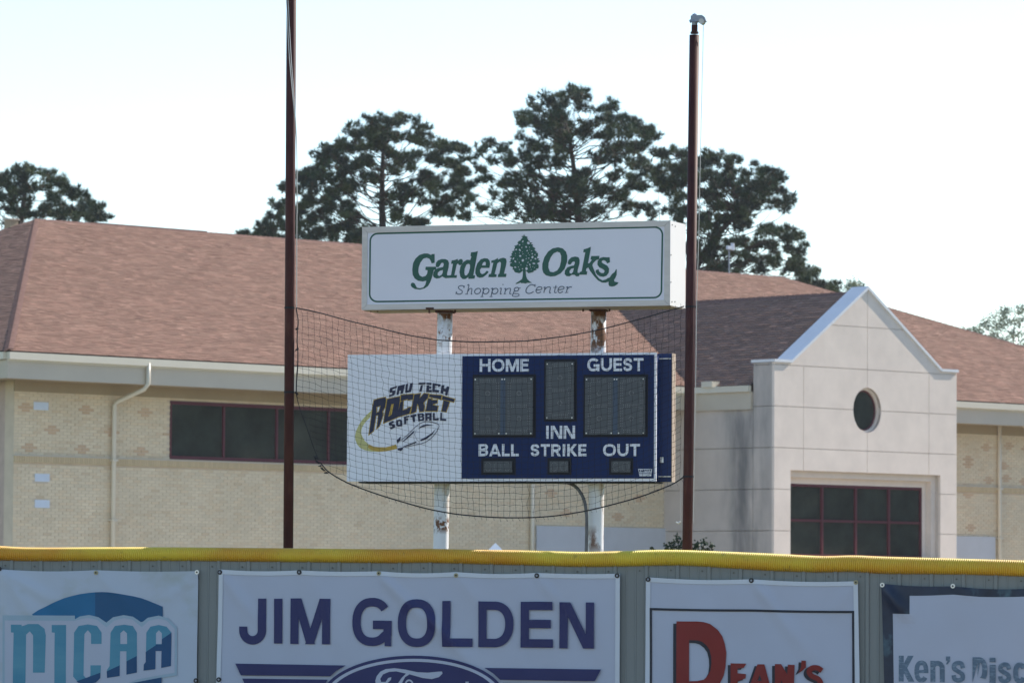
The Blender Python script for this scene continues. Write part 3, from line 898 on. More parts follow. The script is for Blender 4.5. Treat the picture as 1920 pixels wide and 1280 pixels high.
tuft_tree('pine_tree', 'dark rounded pine above the far left end of the roof', 'pine tree', 176, (30, 600), [(34, 450), (40, 410), (45, 370), (50, 335)], E_, 41, group='pines behind the school', spread=3, dens=1.2)
tuft_tree('pine_tree', 'tiny dark pine tip peeking over the ridge beside the white gable', 'pine tree', 190, (1562, 640), [(1562, 560), (1562, 545)], B('1560,540 1568,548 1552,550 1535,545', 8), 43, group='pines behind the school', spread=1, dens=1.5, base_r=.1, limb=False)
pale = [(.24, .27, .17), (.30, .31, .21), (.22, .26, .19)]  # distance haze over these far trees is put into the leaf tones
G_ = B('1815,617 1835,614 1828,624 1855,602 1870,590 1890,580 1915,578 1880,608 1905,620 1890,640 1868,640 1915,650 1860,625 1900,600 1925,590 1935,620 1960,600 1950,640 1985,620 1875,655 1900,660 1930,665', 13)
tuft_tree('leafy_tree', 'pale loosely leafed tree beyond the roof at the right edge', 'tree', 230, (1905, 800), [(1903, 680), (1900, 640), (1903, 600)], G_, 51, kind='leaf', spread=2.5, dens=.24, tones=pale, base_r=.14)
tuft_tree('leafy_tree', 'faint pale treetop just behind the white gable peak', 'tree', 230, (1602, 760), [(1602, 600), (1602, 540)], B('1592,536 1605,530 1614,538 1600,545', 10), 52, kind='leaf', spread=1, dens=.5, tones=pale, base_r=.1)

# a wood off to the right of the school, seen only mirrored in its windows
r_ = random.Random(404); V = []; Fc = []; C = []
for _ in range(620):
    c = Vector((r_.uniform(62, 84), r_.uniform(70, 230), r_.uniform(1.5, 15.5))); rad = r_.uniform(1.5, 3.2); g0 = r_.uniform(.6, 1.3)
    for _k in range(150):
        p = c + Vector((r_.gauss(0, .5), r_.gauss(0, .6), r_.gauss(0, .45))) * rad
        a1 = Vector((r_.gauss(0, 1), r_.gauss(0, 1), r_.gauss(0, 1))).normalized() * r_.uniform(.4, .8); a2 = a1.cross(Vector((r_.gauss(0, 1), r_.gauss(0, 1), r_.gauss(0, 1)))).normalized() * .38
        k = len(V); V += [p - a1, p + a2, p + a1, p - a2]; Fc.append((k, k + 1, k + 2, k + 3)); C.append((.05 * g0, .08 * g0, .03 * g0))
mk('woodland', V, Fc, M['leaf'], cols=C, kind='stuff')
# unseen concrete apron, added to bounce warm light onto the school front
ap_ = [BP(-6, 0, 14), BP(UEND + 10, 0, 14), BP(UEND + 10, 0, -.9), BP(-6, 0, -.9)]
mk('bounce_pavement', [p + Vector((0, 0, .006)) for p in ap_], [(0, 1, 2, 3)], M['concrete'], kind='structure')

# ================================================================== FENCE
TF = -math.atan(.23)
DF = F / 263
FF = Face(0, DF, TF)
FPt = lambda u, z, n=0: FF.P(u, z, n)
capc = [(-80, 1035), (0, 1036.5), (60, 1038.5), (200, 1038.3), (330, 1038), (480, 1039.5), (600, 1040.7), (740, 1042), (800, 1041.2), (900, 1043.5), (1000, 1045.5), (1090, 1048), (1180, 1046.5), (1240, 1045), (1300, 1045.8), (1400, 1051), (1460, 1054), (1540, 1057), (1600, 1056), (1660, 1059), (1800, 1061.5), (1920, 1065), (2020, 1068)]
cu = [FF.hit(x, y, .0) for x, y in capc]
capr = [13.6, 13.6, 13, 13.2, 13, 13, 13, 13.2, 13.2, 13.5, 14, 14, 14.5, 14.6, 14.5, 15.6, 16, 15, 15.2, 15.8, 14.6, 14.6, 14.6]
cz_ = smoothpts([(a, b, r / 263) for (a, b), r in zip(cu, capr)], 6)
def capz(u):
    for a, b in zip(cz_, cz_[1:]):
        if a[0] <= u <= b[0]:
            t = (u - a[0]) / (b[0] - a[0]); return a[1] + (b[1] - a[1]) * t, a[2] + (b[2] - a[2]) * t
    return (cz_[0] if u < cz_[0][0] else cz_[-1])[1:]
fu0 = FF.hit(17.5, 1060)[0] - .225 * 2; NR = 38
fence = thing('sheet_metal_fence', 'grey green ribbed sheet metal outfield fence carrying the banners', 'fence', FPt(fu0, 0))
def ztopf(u): return capz(u)[0] - .01
# each sheet covers four pans; every sheet is one part
for s_ in range(0, NR, 4):
    mb = MB()
    prof = []
    u = fu0 + s_ * .225
    for k in range(4):
        a = u + k * .225
        prof += [(a, 0), (a + .008, .012), (a + .030, .012), (a + .038, 0), (a + .09, 0), (a + .094, .004), (a + .102, .004), (a + .106, 0), (a + .158, 0), (a + .162, .004), (a + .170, .004), (a + .174, 0)]
    prof.append((u + .9 + .002, .001 if s_ else 0))
    V = []; Fc = []
    for i, (uu, nn) in enumerate(prof):
        zt = ztopf(uu)
        V += [FPt(uu, 0, nn), FPt(uu, zt, nn)]
        if i: Fc.append((2 * i - 2, 2 * i, 2 * i + 1, 2 * i - 1))
    mb.add(V, Fc)
    mb.build('metal_sheet', M['fence'], fence)
mb = MB()
for k in range(NR):
    uu = fu0 + k * .225 - .03
    z = capz(uu)[0] - .088
    for q in range(1):
        c = FPt(uu, z, .003)
        mb.tube([FPt(uu, z, .0), FPt(uu, z, .008)], .0062, 6)
mb.build('screw', M['screw'], fence, kind='stuff')
mb = MB()
for k in range(0, NR, 8):
    uu = fu0 + k * .225 + .1
    mb.tube([FPt(uu, 0, -.06), FPt(uu, capz(uu)[0] - .03, -.06)], .03, 8)
for zz in (.3, 1.0, 1.7): mb.box(FPt, fu0, fu0 + NR * .225, zz, zz + .05, -.03, -.002)
mb.build('back_frame', M['galv'], fence)
# yellow corrugated pipe on the fence top
V = []; Fc = []; seg = 22
u = cz_[0][0]; uend = cz_[-1][0]; ringp = .0150; idx = 0
prof = [(0, -.0035), (.22, -.0035), (.36, .0045), (.62, .0058), (.88, .0045)]
while u < uend:
    for (t, h) in prof:
        uu = u + t * ringp; z, r_ = capz(uu)
        for k in range(seg):
            q = 2 * pi * k / seg
            lean = .0022 * sin(q)
            V.append(FPt(uu + .004 * sin(q), z + (r_ - .004 + h) * sin(q) * (1.0), (r_ * .98 - .004 + h) * cos(q)))
        if idx:
            for k in range(seg):
                k2 = (k + 1) % seg
                Fc.append(((idx - 1) * seg + k, idx * seg + k, idx * seg + k2, (idx - 1) * seg + k2))
        idx += 1
    u += ringp
cap = mk('fence_cap_pipe', V, Fc, M['cap'], loc=FPt(0, 2), smooth=True)
tag(cap, 'yellow corrugated plastic pipe capping the top of the outfield fence', 'fence cap')

# ================================================================== PRINT (flat lettering and marks)
class Print:
    """collects flat outlines for one surface; every outline lies a hair in front of the one before"""
    def __init__(s, face, n0, disp=None, cell=.05):
        s.f = face; s.n = n0; s.k = 0; s.disp = disp; s.cell = cell
    def emit(s, name, loops_list, m_, parent, step=.00012):
        V = []; Fc = []
        s.n += getattr(s, 'gap', 0)
        for loops in loops_list:
            s.k += 1; n = s.n + s.k * step
            pts = [p for l in loops for p in l]
            tris = tessellate_polygon([[Vector((p[0], p[1], 0)) for p in l] for l in loops])
            if s.disp:
                bm = bmesh.new()
                vs = [bm.verts.new((p[0], p[1], 0)) for p in pts]
                for t in tris:
                    try: bm.faces.new([vs[i] for i in t])
                    except ValueError: pass
                for ax in (0, 1):
                    lo = min(p[ax] for p in pts); hi = max(p[ax] for p in pts)
                    c = math.floor(lo / s.cell) * s.cell + s.cell
                    while c < hi:
                        co = [0, 0, 0]; co[ax] = c; no = [0, 0, 0]; no[ax] = 1
                        bmesh.ops.bisect_plane(bm, geom=bm.verts[:] + bm.edges[:] + bm.faces[:], plane_co=co, plane_no=no)
                        c += s.cell
                bm.verts.index_update()
                k = len(V)
                V += [s.f.P(*(lambda d: (v.co.x, v.co.y + d[1], n + d[0]))(s.disp(v.co.x, v.co.y))) for v in bm.verts]
                for f in bm.faces:
                    ii = [v.index for v in f.verts]
                    a, b, c = [bm.verts[0].co] * 3 if False else [f.verts[j].co for j in range(3)]
                    if f.calc_area() < 1e-10: continue
                    f.normal_update()
                    if f.normal.z < 0: ii = ii[::-1]
                    Fc.append(tuple(k + j for j in ii))
                bm.free()
            else:
                k = len(V)
                V += [s.f.P(p[0], p[1], n) for p in pts]
                for t in tris:
                    a, b, c = pts[t[0]], pts[t[1]], pts[t[2]]
                    cr_ = (b[0] - a[0]) * (c[1] - a[1]) - (b[1] - a[1]) * (c[0] - a[0])
                    if abs(cr_) < 1e-12: continue
                    Fc.append(tuple(k + j for j in (t if cr_ > 0 else t[::-1])))
        return mk(name, V, Fc, m_, parent)

def stroke(pts, w, closed=False, w1=None):
    """outline(s) of a pen line; w may be a list"""
    p = [Vector((a[0], a[1])) for a in pts]
    q = [p[0]]
    ws = list(w) if isinstance(w, (list, tuple)) else [w] * len(p)
    wq = [ws[0]]
    for a, ww in zip(p[1:], ws[1:]):
        if (a - q[-1]).length > 1e-5: q.append(a); wq.append(ww)
    p = q; n = len(p); L = []; R = []
    for i in range(n):
        if closed: a, b, c = p[i - 1], p[i], p[(i + 1) % n]
        else: a, b, c = p[max(i - 1, 0)], p[i], p[min(i + 1, n - 1)]
        d1 = (b - a); d2 = (c - b)
        if d1.length < 1e-9: d1 = d2
        if d2.length < 1e-9: d2 = d1
        d1 = d1.normalized(); d2 = d2.normalized()
        n1 = Vector((-d1.y, d1.x)); n2 = Vector((-d2.y, d2.x))
        mm = n1 + n2
        if mm.length < .3: mm = n1
        mm.normalize()
        k = min(1 / max(mm.dot(n1), .35), 2.6) * wq[i] / 2
        L.append(tuple(b + mm * k)); R.append(tuple(b - mm * k))
    if closed: 
        A = abs(area(L)); B_ = abs(area(R))
        return [L, R[::-1]] if A > B_ else [R, L[::-1]]
    return [L + R[::-1]]
def area(l): return .5 * sum(l[i][0] * l[(i + 1) % len(l)][1] - l[(i + 1) % len(l)][0] * l[i][1] for i in range(len(l)))
def ell(cx, cy, rx, ry, a0=0, a1=360, n=20, pw=1.0):
    out = []
    for i in range(n + 1):
        t = radians(a0 + (a1 - a0) * i / n); c, s_ = cos(t), sin(t)
        out.append((cx + rx * math.copysign(abs(c) ** pw, c), cy + ry * math.copysign(abs(s_) ** pw, s_)))
    return out
def glyph(ch, W, H, w):
    h = w / 2; X = W - h; Y = H - h; mx = W / 2; e = w * 2
    pw = .86
    st = []
    def ln(*p, ww=w): st.append(stroke(list(p), ww))
    if ch in 'Il': ln((mx, -e), (mx, H + e), ww=min(W, w * 1.02))
    elif ch == 'H': ln((h, -e), (h, H + e)); ln((X, -e), (X, H + e)); ln((h, H * .51), (X, H * .51))
    elif ch == 'T': ln((mx, -e), (mx, H - h)); ln((0, Y), (W, Y))
    elif ch == 'L': ln((h, H + e), (h, -e)); ln((h * .2, h), (W, h))
    elif ch == 'E': ln((h, H + e), (h, -e)); ln((h * .2, h), (W, h)); ln((h * .2, Y), (W * .98, Y)); ln((h * .2, H * .515), (W * .93, H * .515))
    elif ch == 'F': ln((h, H + e), (h, -e)); ln((h * .2, Y), (W, Y)); ln((h * .2, H * .5), (W * .9, H * .5))
    elif ch == 'N': ln((h, -e), (h, H + e)); ln((X, -e), (X, H + e)); ln((h * .55, H + w * .9), (X + h * .45, -w * .9), ww=w * 1.04)
    elif ch == 'M':
        ln((h, -e), (h, H + e)); ln((X, -e), (X, H + e))
        ln((h * .9, H + w), (mx + w * .12, -w * .15), ww=w * 1.0); ln((W - h * .9, H + w), (mx - w * .12, -w * .15), ww=w * 1.0)
    elif ch == 'A': ln((h * .75 - w * .35, -w), (mx + w * .22, H + w * .6)); ln((W - h * .75 + w * .35, -w), (mx - w * .22, H + w * .6)); ln((W * .2, H * .27), (W * .8, H * .27), ww=w * .9)
    elif ch == 'K': ln((h, -e), (h, H + e)); ln((h * 1.2, H * .34), (X + w * .3, H + w * .5)); ln((W * .36, H * .55), (X + w * .45, -w * .5), ww=w * 1.05)
    elif ch == 'V': ln((h * .6, H + w), (mx + w * .1, -w * .5)); ln((W - h * .6, H + w), (mx - w * .1, -w * .5))
    elif ch == 'Y': ln((h * .6, H + w), (mx, H * .42)); ln((W - h * .6, H + w), (mx, H * .42)); ln((mx, H * .5), (mx, -e))
    elif ch == 'O': st.append(stroke(ell(mx, H / 2, mx - h, H / 2 - h, 0, 360, 36, pw)[:-1], w, True))
    elif ch == 'U': ln(*([(h, H + e)] + ell(mx, h + (mx - h), mx - h, mx - h, 180, 360, 14) + [(X, H + e)]))
    elif ch == 'J': ln(*([(X, H + e)] + ell(mx, h + (mx - h), mx - h, mx - h, 360, 180, 14) + [(h, H * .39)]))
    elif ch == 'D': st.append(stroke([(h, h), (W * .48, h)] + ell(W * .45, H / 2, X - W * .45, H / 2 - h, -84, 84, 18, .9) + [(W * .48, Y), (h, Y)], w, True))
    elif ch == 'B':
        st.append(stroke([(h, H * .52), (W * .5, H * .52)] + ell(W * .5, H * .76 - h * .1, X - W * .5 - w * .06, (Y - H * .52) / 2, -80, 80, 10) + [(h, Y)], w, True))
        st.append(stroke([(h, h), (W * .52, h)] + ell(W * .52, (H * .52 + h) / 2, X - W * .52, (H * .52 - h) / 2, -80, 80, 10) + [(h, H * .52)], w, True))
    elif ch == 'R':
        st.append(stroke([(h, H * .46), (W * .5, H * .46)] + ell(W * .5, (H * .46 + Y) / 2, X - W * .5 - w * .05, (Y - H * .46) / 2, -80, 80, 10) + [(h, Y)], w, True))
        ln((h, H * .5), (h, -e)); ln((W * .5, H * .48), (X + w * .2, -w * .4))
    elif ch == 'G':
        ln(*(ell(mx, H / 2, mx - h, H / 2 - h, 38, 318, 30, pw) + [(X, H * .26), (X, H * .44), (W * .52, H * .44)]))
        ln((X + h * .1, H * .45), (X + h * .1, -w * .0), ww=w * .8)
    elif ch == 'C': ln(*ell(mx, H / 2, mx - h, H / 2 - h, 42, 318, 30, pw))
    elif ch == 'S':
        q = [(1, .74), (.93, .90), (.72, .99), (.45, 1), (.14, .93), (0, .76), (.10, .60), (.45, .52), (.85, .42), (1, .24), (.86, .07), (.5, 0), (.25, .02), (.07, .10), (0, .27)]
        ln(*smoothpts([(h + a * (W - w), h + b * (H - w)) for a, b in q], 4))
    elif ch == 'e':
        ln(*(ell(mx, H / 2, mx - h, H / 2 - h, -35, -355, 26, .8)[::1][::-1][0:0] or ell(mx, H / 2, mx - h, H / 2 - h, 322, 0, 26, .8)))
        ln((h, H * .5), (W, H * .5), ww=w * .7)
    elif ch == 'n': ln((h, -e), (h, H * 1.0)); ln(*([(h, H * .7)] + ell(mx, H - h - (mx - h), mx - h, mx - h, 160, 0, 12) + [(X, -e)]))
    elif ch == 's':
        q = [(1, .70), (.85, .95), (.45, 1), (.08, .9), (.05, .68), (.45, .52), (.92, .36), (.95, .1), (.5, 0), (.1, .08), (0, .3)]
        ln(*smoothpts([(h + a * (W - w), h + b * (H - w)) for a, b in q], 3))
    elif ch == 'i': ln((mx, -e), (mx, H * .72), ww=w); ln((mx, H * .82), (mx, H + e), ww=w)
    elif ch == 'c': ln(*ell(mx, H / 2, mx - h, H / 2 - h, 30, 330, 24, .8))
    elif ch == 'o': st.append(stroke(ell(mx, H / 2, mx - h, H / 2 - h, 0, 360, 24, .8)[:-1], w, True))
    elif ch == "'": st.append([[(0, H), (W, H), (W, H * .45), (W * .4, 0), (0, 0), (W * .4, H * .45), (0, H * .45)]])
    out = []
    for loops in st:
        l2 = []
        for l in loops:
            l = clip(clip(l, 0, 1, H), 0, -1, 0)
            if len(l) > 2: l2.append(l)
        if l2: out.append(l2)
    return out
def letter(pr, ch, box, w, n=0):
    """box = x0,x1,ytop,ybottom in photo pixels, w stroke in pixels"""
    x0, x1, y0, y1 = box
    c = pr.f.hit((x0 + x1) / 2, (y0 + y1) / 2, pr.n)
    a = pr.f.hit(x0, (y0 + y1) / 2, pr.n); b = pr.f.hit(x1, (y0 + y1) / 2, pr.n)
    t = pr.f.hit((x0 + x1) / 2, y0, pr.n); d = pr.f.hit((x0 + x1) / 2, y1, pr.n)
    Wd = b[0] - a[0]; Hd = t[1] - d[1]; s = (Hd / (y1 - y0) + Wd / (x1 - x0)) / 2
    tilt = (b[1] - a[1]) / Wd
    out = []
    for loops in glyph(ch, Wd, Hd, w * s):
        out.append([[(a[0] + p[0], d[1] + p[1] ) for p in l] for l in loops])
    return out
def word(pr, txt, x0, x1, y0, y1, w, widths=None, gap=.12, slope=0, each=False):
    wid = {'I': .34, 'J': .78, 'M': 1.15, 'N': .98, 'O': 1.08, 'G': 1.04, 'U': .95, 'T': .85, 'L': .68, 'E': .74, 'B': .84, 'S': .76, 'K': .88, 'R': .86, 'A': .98, 'H': .95, 'V': .9, 'Y': .85}
    ws = [wid[c] for c in txt]; tot = sum(ws) + gap * (len(txt) - 1)
    s = (x1 - x0) / tot; x = x0; out = []
    for c, ww in zip(txt, ws):
        dy = slope * (x + ww * s / 2 - x0)
        l = letter(pr, c, (x, x + ww * s, y0 + dy, y1 + dy), w)
        out += [l] if each else l
        x += (ww + gap) * s
    return out
def tr(pr, pts, ox, oy, k, close=True):
    return [pr.f.hit(ox + x / k, oy + y / k, pr.n) for x, y in pts]
def PT(s): return [tuple(float(v) for v in p.split(',')) for p in s.split()]

# ================================================================== BANNERS
def banner(name, label, tl, trp, bl_, brp, grom, m_face, creases, seed, hem=True):
    """corners in photo pixels on the fence plane; hangs 2 cm in front of the sheets"""
    nb = .024
    a = FF.hit(*tl, nb); b = FF.hit(*trp, nb); c = FF.hit(*bl_, nb); d = FF.hit(*brp, nb)
    zb = .55
    r = random.Random(seed)
    ph = [r.uniform(0, 6) for _ in range(6)]
    gu = [FF.hit(x, tl[1], nb)[0] for x, y in grom]
    def ztop(u): return a[1] + (b[1] - a[1]) * (u - a[0]) / (b[0] - a[0])
    cz = [(FF.hit(x0, y0, nb), FF.hit(x1, y1, nb), A) for (x0, y0, x1, y1, A) in creases]
    def disp(u, z):
        t = (ztop(u) - z)
        dn = .0035 * sin(u * 5.1 + ph[0] + z * 1.2) + .003 * sin(u * 9.7 - z * 3.1 + ph[1]) * min(1, t * 3) + .0018 * sin(u * 17 + z * 11 + ph[2])
        for (p, q, A) in cz:
            dx, dy = q[0] - p[0], q[1] - p[1]; L = sqrt(dx * dx + dy * dy)
            s_ = ((u - p[0]) * dx + (z - p[1]) * dy) / L; e = ((u - p[0]) * dy - (z - p[1]) * dx) / L
            if -.05 < s_ < L * 1.3:
                wd = .032 + .05 * max(0, s_)
                f = max(0, min(1, (s_ + .05) * 8)) * max(0, 1 - max(0, s_ - L * .7) / (L * .6))
                dn += 1.45 * A * f * math.exp(-(e / wd) ** 2)
        dn = dn + .004
        sag = 0
        for p, q in zip(gu, gu[1:]):
            if p < u < q: sag = .012 * sin(pi * (u - p) / (q - p)) * (.4 + .6 * abs(sin(p * 7 + seed)))
        return (dn, -sag * math.exp(-t * 6))
    def edgeL(z): return a[0] + (c[0] - a[0]) * (a[1] - z) / (a[1] - c[1])
    def edgeR(z): return b[0] + (d[0] - b[0]) * (b[1] - z) / (b[1] - d[1])
    t_ = thing(name, label, 'banner', FPt((a[0] + b[0]) / 2, zb, nb), 'advertising banners on the fence')
    nu = int((b[0] - a[0]) / .022); nz = 60
    V = []; Fc = []; mi = []
    for j in range(nz + 1):
        for i in range(nu + 1):
            u_ = i / nu
            zt = ztop(a[0] + (b[0] - a[0]) * u_)
            z = zt + (zb - zt) * j / nz
            u = edgeL(z) + (edgeR(z) - edgeL(z)) * u_
            dd = disp(u, z)
            V.append(FPt(u, z + dd[1], nb + dd[0]))
    for j in range(nz):
        for i in range(nu):
            q = j * (nu + 1) + i; Fc.append((q, q + nu + 1, q + nu + 2, q + 1))
    sheet = mk('banner_sheet', V, Fc, m_face, t_, smooth=True)
    pr = Print(FF, nb + .0035, disp, .03); pr.gap = .0008
    if hem:
        hw = .032
        H_ = []
        H_.append([[(edgeL(a[1]) , a[1]), (edgeR(b[1]), b[1]), (b[0] - hw * .2, b[1] - hw), (a[0] + hw * .2, a[1] - hw)][::-1]])
        H_.append([[(a[0], a[1]), (edgeL(zb), zb), (edgeL(zb) + hw, zb), (a[0] + hw, a[1])]])
        H_.append([[(b[0] - hw, b[1]), (edgeR(zb) - hw, zb), (edgeR(zb), zb), (b[0], b[1])]])
        pr.emit('hem', H_, M['hem'], t_)
    for i, (gx, gy) in enumerate(grom):
        gu_, gz = FF.hit(gx, gy, nb)
        dd = disp(gu_, gz)
        q0 = nb + dd[0]
        dark = grom_dark.get((gx, gy), True)
        mb = MB()
        if dark is True:
            mb.tube([FPt(gu_, gz, q0), FPt(gu_, gz, q0 + .010)], .0175, 14, mi=0)
            mb.tube([FPt(gu_, gz, q0 + .0095), FPt(gu_, gz, q0 + .014)], .0075, 8, mi=1)
            mb.build('grommet', [M['blackplastic'], M['galv']], t_)
        else:
            mb.tube([FPt(gu_, gz, q0), FPt(gu_, gz, q0 + .008)], .0160, 14, mi=0)
            mb.tube([FPt(gu_, gz, q0 + .0078), FPt(gu_, gz, q0 + .012)], .0065, 8, mi=1)
            mb.build('grommet', [M['bolt'] if dark == 'w' else M['brass'], M['blackplastic']], t_)
    return t_, pr
grom_dark = {(181, 1073): 'b', (370, 1072): 'w', (711, 1074): 'b', (856, 1078): 'b', (1605, 1091): 'b', (1655, 1096): 'w', (1787, 1098): 'w'}
# --- college banner with blue dome
t1, pr = banner('banner', 'white banner with a blue dome behind tall blue arched letters, farthest left on the fence', (-60, 1066), (372, 1070), (-62, 1280), (369, 1280),
    [(0, 1066), (181, 1073), (370, 1072), (368, 1275)], M['grime'], [(2, 1070, 60, 1150, .010), (10, 1072, 110, 1130, .009), (181, 1074, 240, 1130, .004), (368, 1074, 320, 1120, .006), (5, 1072, 20, 1170, .008)], 3, hem=False)
Z = lambda s: tr(pr, PT(s), 0, 1000, 4)
dome = '245,602 290,570 340,545 410,510 480,480 540,463 600,450 660,442 715,438'
pr.emit('print_dome', [[Z(dome + ' 715,700 560,700 270,640')]], M['dome1'], t1)
pr.emit('print_dome', [[Z('715,438 770,436 820,438 880,445 940,455 1000,466 1060,480 1110,498 1150,515 1222,545 1222,640 1060,660 850,700 715,700')]], M['dome2'], t1)
n_ = '85,680 165,680 165,692 215,675 290,675 335,710 345,760 335,1040 248,1040 250,760 225,730 198,755 190,1400 95,1400 105,740 85,738'
j_ = '388,682 495,682 495,1400 405,1400 410,740 388,738'
c_s = '550,1070 553,900 555,740 590,690 660,678 730,690 765,740 765,825 685,825 685,750 660,722 635,750 630,900 628,1060 655,1090 680,1060 680,985 760,985 755,1080 720,1115 650,1130 590,1115'
a1_ = '805,1080 805,1020 825,990 832,740 865,690 935,680 1000,690 1030,740 1028,1040 950,1055 950,880 903,880 900,1065'
a1h = '905,825 905,745 930,722 955,745 955,825'
a2_ = '1078,1025 1080,980 1095,960 1100,740 1130,695 1190,682 1250,695 1288,740 1285,990 1212,1005 1215,878 1170,878 1168,1015'
a2h = '1172,825 1172,745 1193,722 1215,745 1215,825'
L5 = [n_, j_, c_s, a1_, a2_]
def ststroke(s, wpx): return stroke(Z(s), wpx / 263, True)
pr.emit('print_halo', [[Z(s)] for s in ['22,610 330,610 562,612 562,640 600,618 670,608 740,625 800,665 850,625 930,608 1000,620 1065,665 1110,628 1190,612 1260,630 1330,700 1330,1060 1040,1110 780,1160 560,1180 22,1180']], M['halo'], t1)
pr.emit('print_ground', [[Z('40,650 340,650 560,652 600,640 660,630 730,645 800,700 860,650 930,632 1000,645 1065,700 1120,650 1190,636 1250,650 1312,710 1312,1040 1030,1090 780,1200 40,1200')]], M['banner'], t1)
pr.emit('lettering', [[Z(n_)], [Z(j_)], [Z(c_s)], [Z(a1_), Z(a1h)[::-1]], [Z(a2_), Z(a2h)[::-1]]], M['lblue'], t1)
pr.emit('print_shade', [[Z('803,1030 900,985 900,1065 805,1080')], [Z('950,955 1028,915 1028,1040 950,1055')], [Z('1095,885 1170,835 1170,878 1168,1015 1078,1025 1080,980 1095,960')], [Z('1215,790 1288,740 1285,990 1212,1005')], [Z('1170,828 1215,828 1215,878 1170,878')], [Z('575,1105 755,1040 755,1080 720,1115 650,1130 590,1116')], [Z('980,1120 1215,1075 1215,1400 440,1400 440,1200')]], M['ldeep'], t1)
mb = MB(); q = FF.hit(372, 1078, .04); mb.tube([FPt(q[0], q[1], .045), FPt(q[0] + .008, q[1] - .03, .05)], .003, 5); mb.build('tie', M['blackplastic'], t1)
# --- car dealer banner
t2, pr = banner('banner', 'wide white banner with large navy capitals above a navy oval badge and bars', (411, 1067), (1163, 1075), (406, 1280), (1162, 1280),
    [(413, 1072), (562, 1072), (711, 1074), (856, 1078), (1007, 1078.5), (1158, 1078.5), (411, 1273)], M['banner'],
    [(415, 1075, 480, 1160, .008), (712, 1076, 800, 1165, .012), (800, 1150, 880, 1240, .010), (1008, 1080, 1048, 1130, .007), (858, 1080, 900, 1130, .004), (600, 1100, 640, 1240, .004)], 8)
JG = [('J', 449, 499.5, 1120.5, 1207.5), ('I', 513.5, 530.6, 1121, 1205.5), ('M', 545, 620, 1121, 1206.7), ('G', 661, 734.5, 1119.8, 1210.3), ('O', 746, 817.6, 1121.5, 1212), ('L', 829.6, 886.6, 1125.5, 1211.8), ('D', 897.4, 963.3, 1126, 1212.5), ('E', 976.5, 1037, 1127, 1213.3), ('N', 1049, 1114.2, 1128, 1214.8)]
for c, x0, x1, y0, y1 in JG:
    pr.emit('lettering', letter(pr, c, (x0, x1, y0, y1), 15.8), M['bnavy'], t2)
def EL(cx, cy, a, b, n=72): return [FF.hit(cx + a * cos(2 * pi * i / n), cy - b * sin(2 * pi * i / n), pr.n) for i in range(n)]
hp = lambda s: tr(pr, PT(s), 0, 0, 1)
for _l in [[hp('441.5,1243 649,1246.5 632,1256 620,1266.8 452,1265')], [hp('454.5,1271 615.5,1273 600,1300 468,1300')],
    [hp('909,1251 1127.5,1254 1115.5,1276.2 938.5,1273.5 925,1261')], [hp('943,1279 1113,1281.5 1101,1305 955,1305')]]: pr.emit('print_bar', [_l], M['bnavy'], t2)
pr.emit('badge_oval', [[EL(776, 1308, 172, 80)]], M['bnavy'], t2)
pr.emit('badge_ring', [[EL(776, 1308, 165.5, 74), EL(776, 1308, 158.5, 68.5)[::-1]]], M['banner'], t2)
ff = '385,330 400,280 440,230 500,200 600,190 720,205 860,235 980,240 1100,228 1135,228 1140,250 1100,290 1020,312 920,300 770,258 720,290 690,345 680,420 630,420 640,360 680,300 730,250 620,225 540,230 470,260 440,310 450,345 500,345 530,300 565,290 560,320 500,380 430,400 390,380'
pr.emit('badge_script', [[tr(pr, PT(ff), 640, 1220, 6)], stroke(tr(pr, ell(765, 380, 42, 55, 0, 360, 20)[:-1], 640, 1220, 6), .012, True),
    stroke(tr(pr, PT('1400,352 1425,352 1380,480'), 640, 1220, 6), .014)], M['banner'], t2)
# --- red lettered banner
t3, pr = banner('banner', 'white banner with thin black border and red shadowed lettering, right of the wide banner', (1211.5, 1081.5), (1608.5, 1089), (1210, 1280), (1612, 1280),
    [(1215.5, 1085.5), (1409.5, 1087.5), (1605, 1091)], M['banner'], [(1412, 1090, 1520, 1230, .010), (1600, 1095, 1560, 1150, .003), (1420, 1090, 1450, 1130, .005)], 17)
Z = lambda s, dx=0, dy=0: tr(pr, [(a + dx, b + dy) for a, b in PT(s)], 1200, 1000, 4.174)
wb_ = 18 / 4.174 / 263
pr.emit('print_border', [stroke(Z('85,1400 85,588 1668,611 1672,1400'), wb_)], M['bblack'], t3)
D_o = '285,683 450,683 500,688 550,703 610,750 645,800 665,860 677,930 670,1040 655,1110 620,1180 560,1230 500,1252 450,1260 285,1260'
D_h = '385,830 450,832 485,842 520,870 545,905 558,960 560,1010 552,1070 530,1110 500,1140 450,1150 385,1152'
pr.emit('print_shadow', [[Z(D_o, -25, 18), Z(D_h, -18, 22)[::-1]]], M['bblack'], t3)
pr.emit('lettering', [[Z(D_o), Z(D_h)[::-1]]], M['bred'], t3)
e_ = '710,1012 833,1015 812,1048 765,1052 765,1090 830,1096 828,1130 765,1150 765,1260 710,1260'
a_ = '920,1020 975,1020 1030,1220 975,1220 962,1185 912,1185 890,1220 850,1220'
ah = '938,1100 922,1150 955,1150'
n__ = '1058,1018 1108,1018 1155,1100 1160,1022 1212,1024 1205,1240 1160,1240 1105,1140 1100,1240 1058,1240'
ap = '1265,990 1300,992 1300,1045 1270,1072 1240,1090 1262,1045'
s__ = stroke(tr(pr, smoothpts(PT('1425,1070 1390,1048 1345,1050 1325,1080 1345,1110 1395,1135 1415,1170 1400,1210 1340,1225'), 4), 1200, 1000, 4.174), 40 / 4.174 / 263)
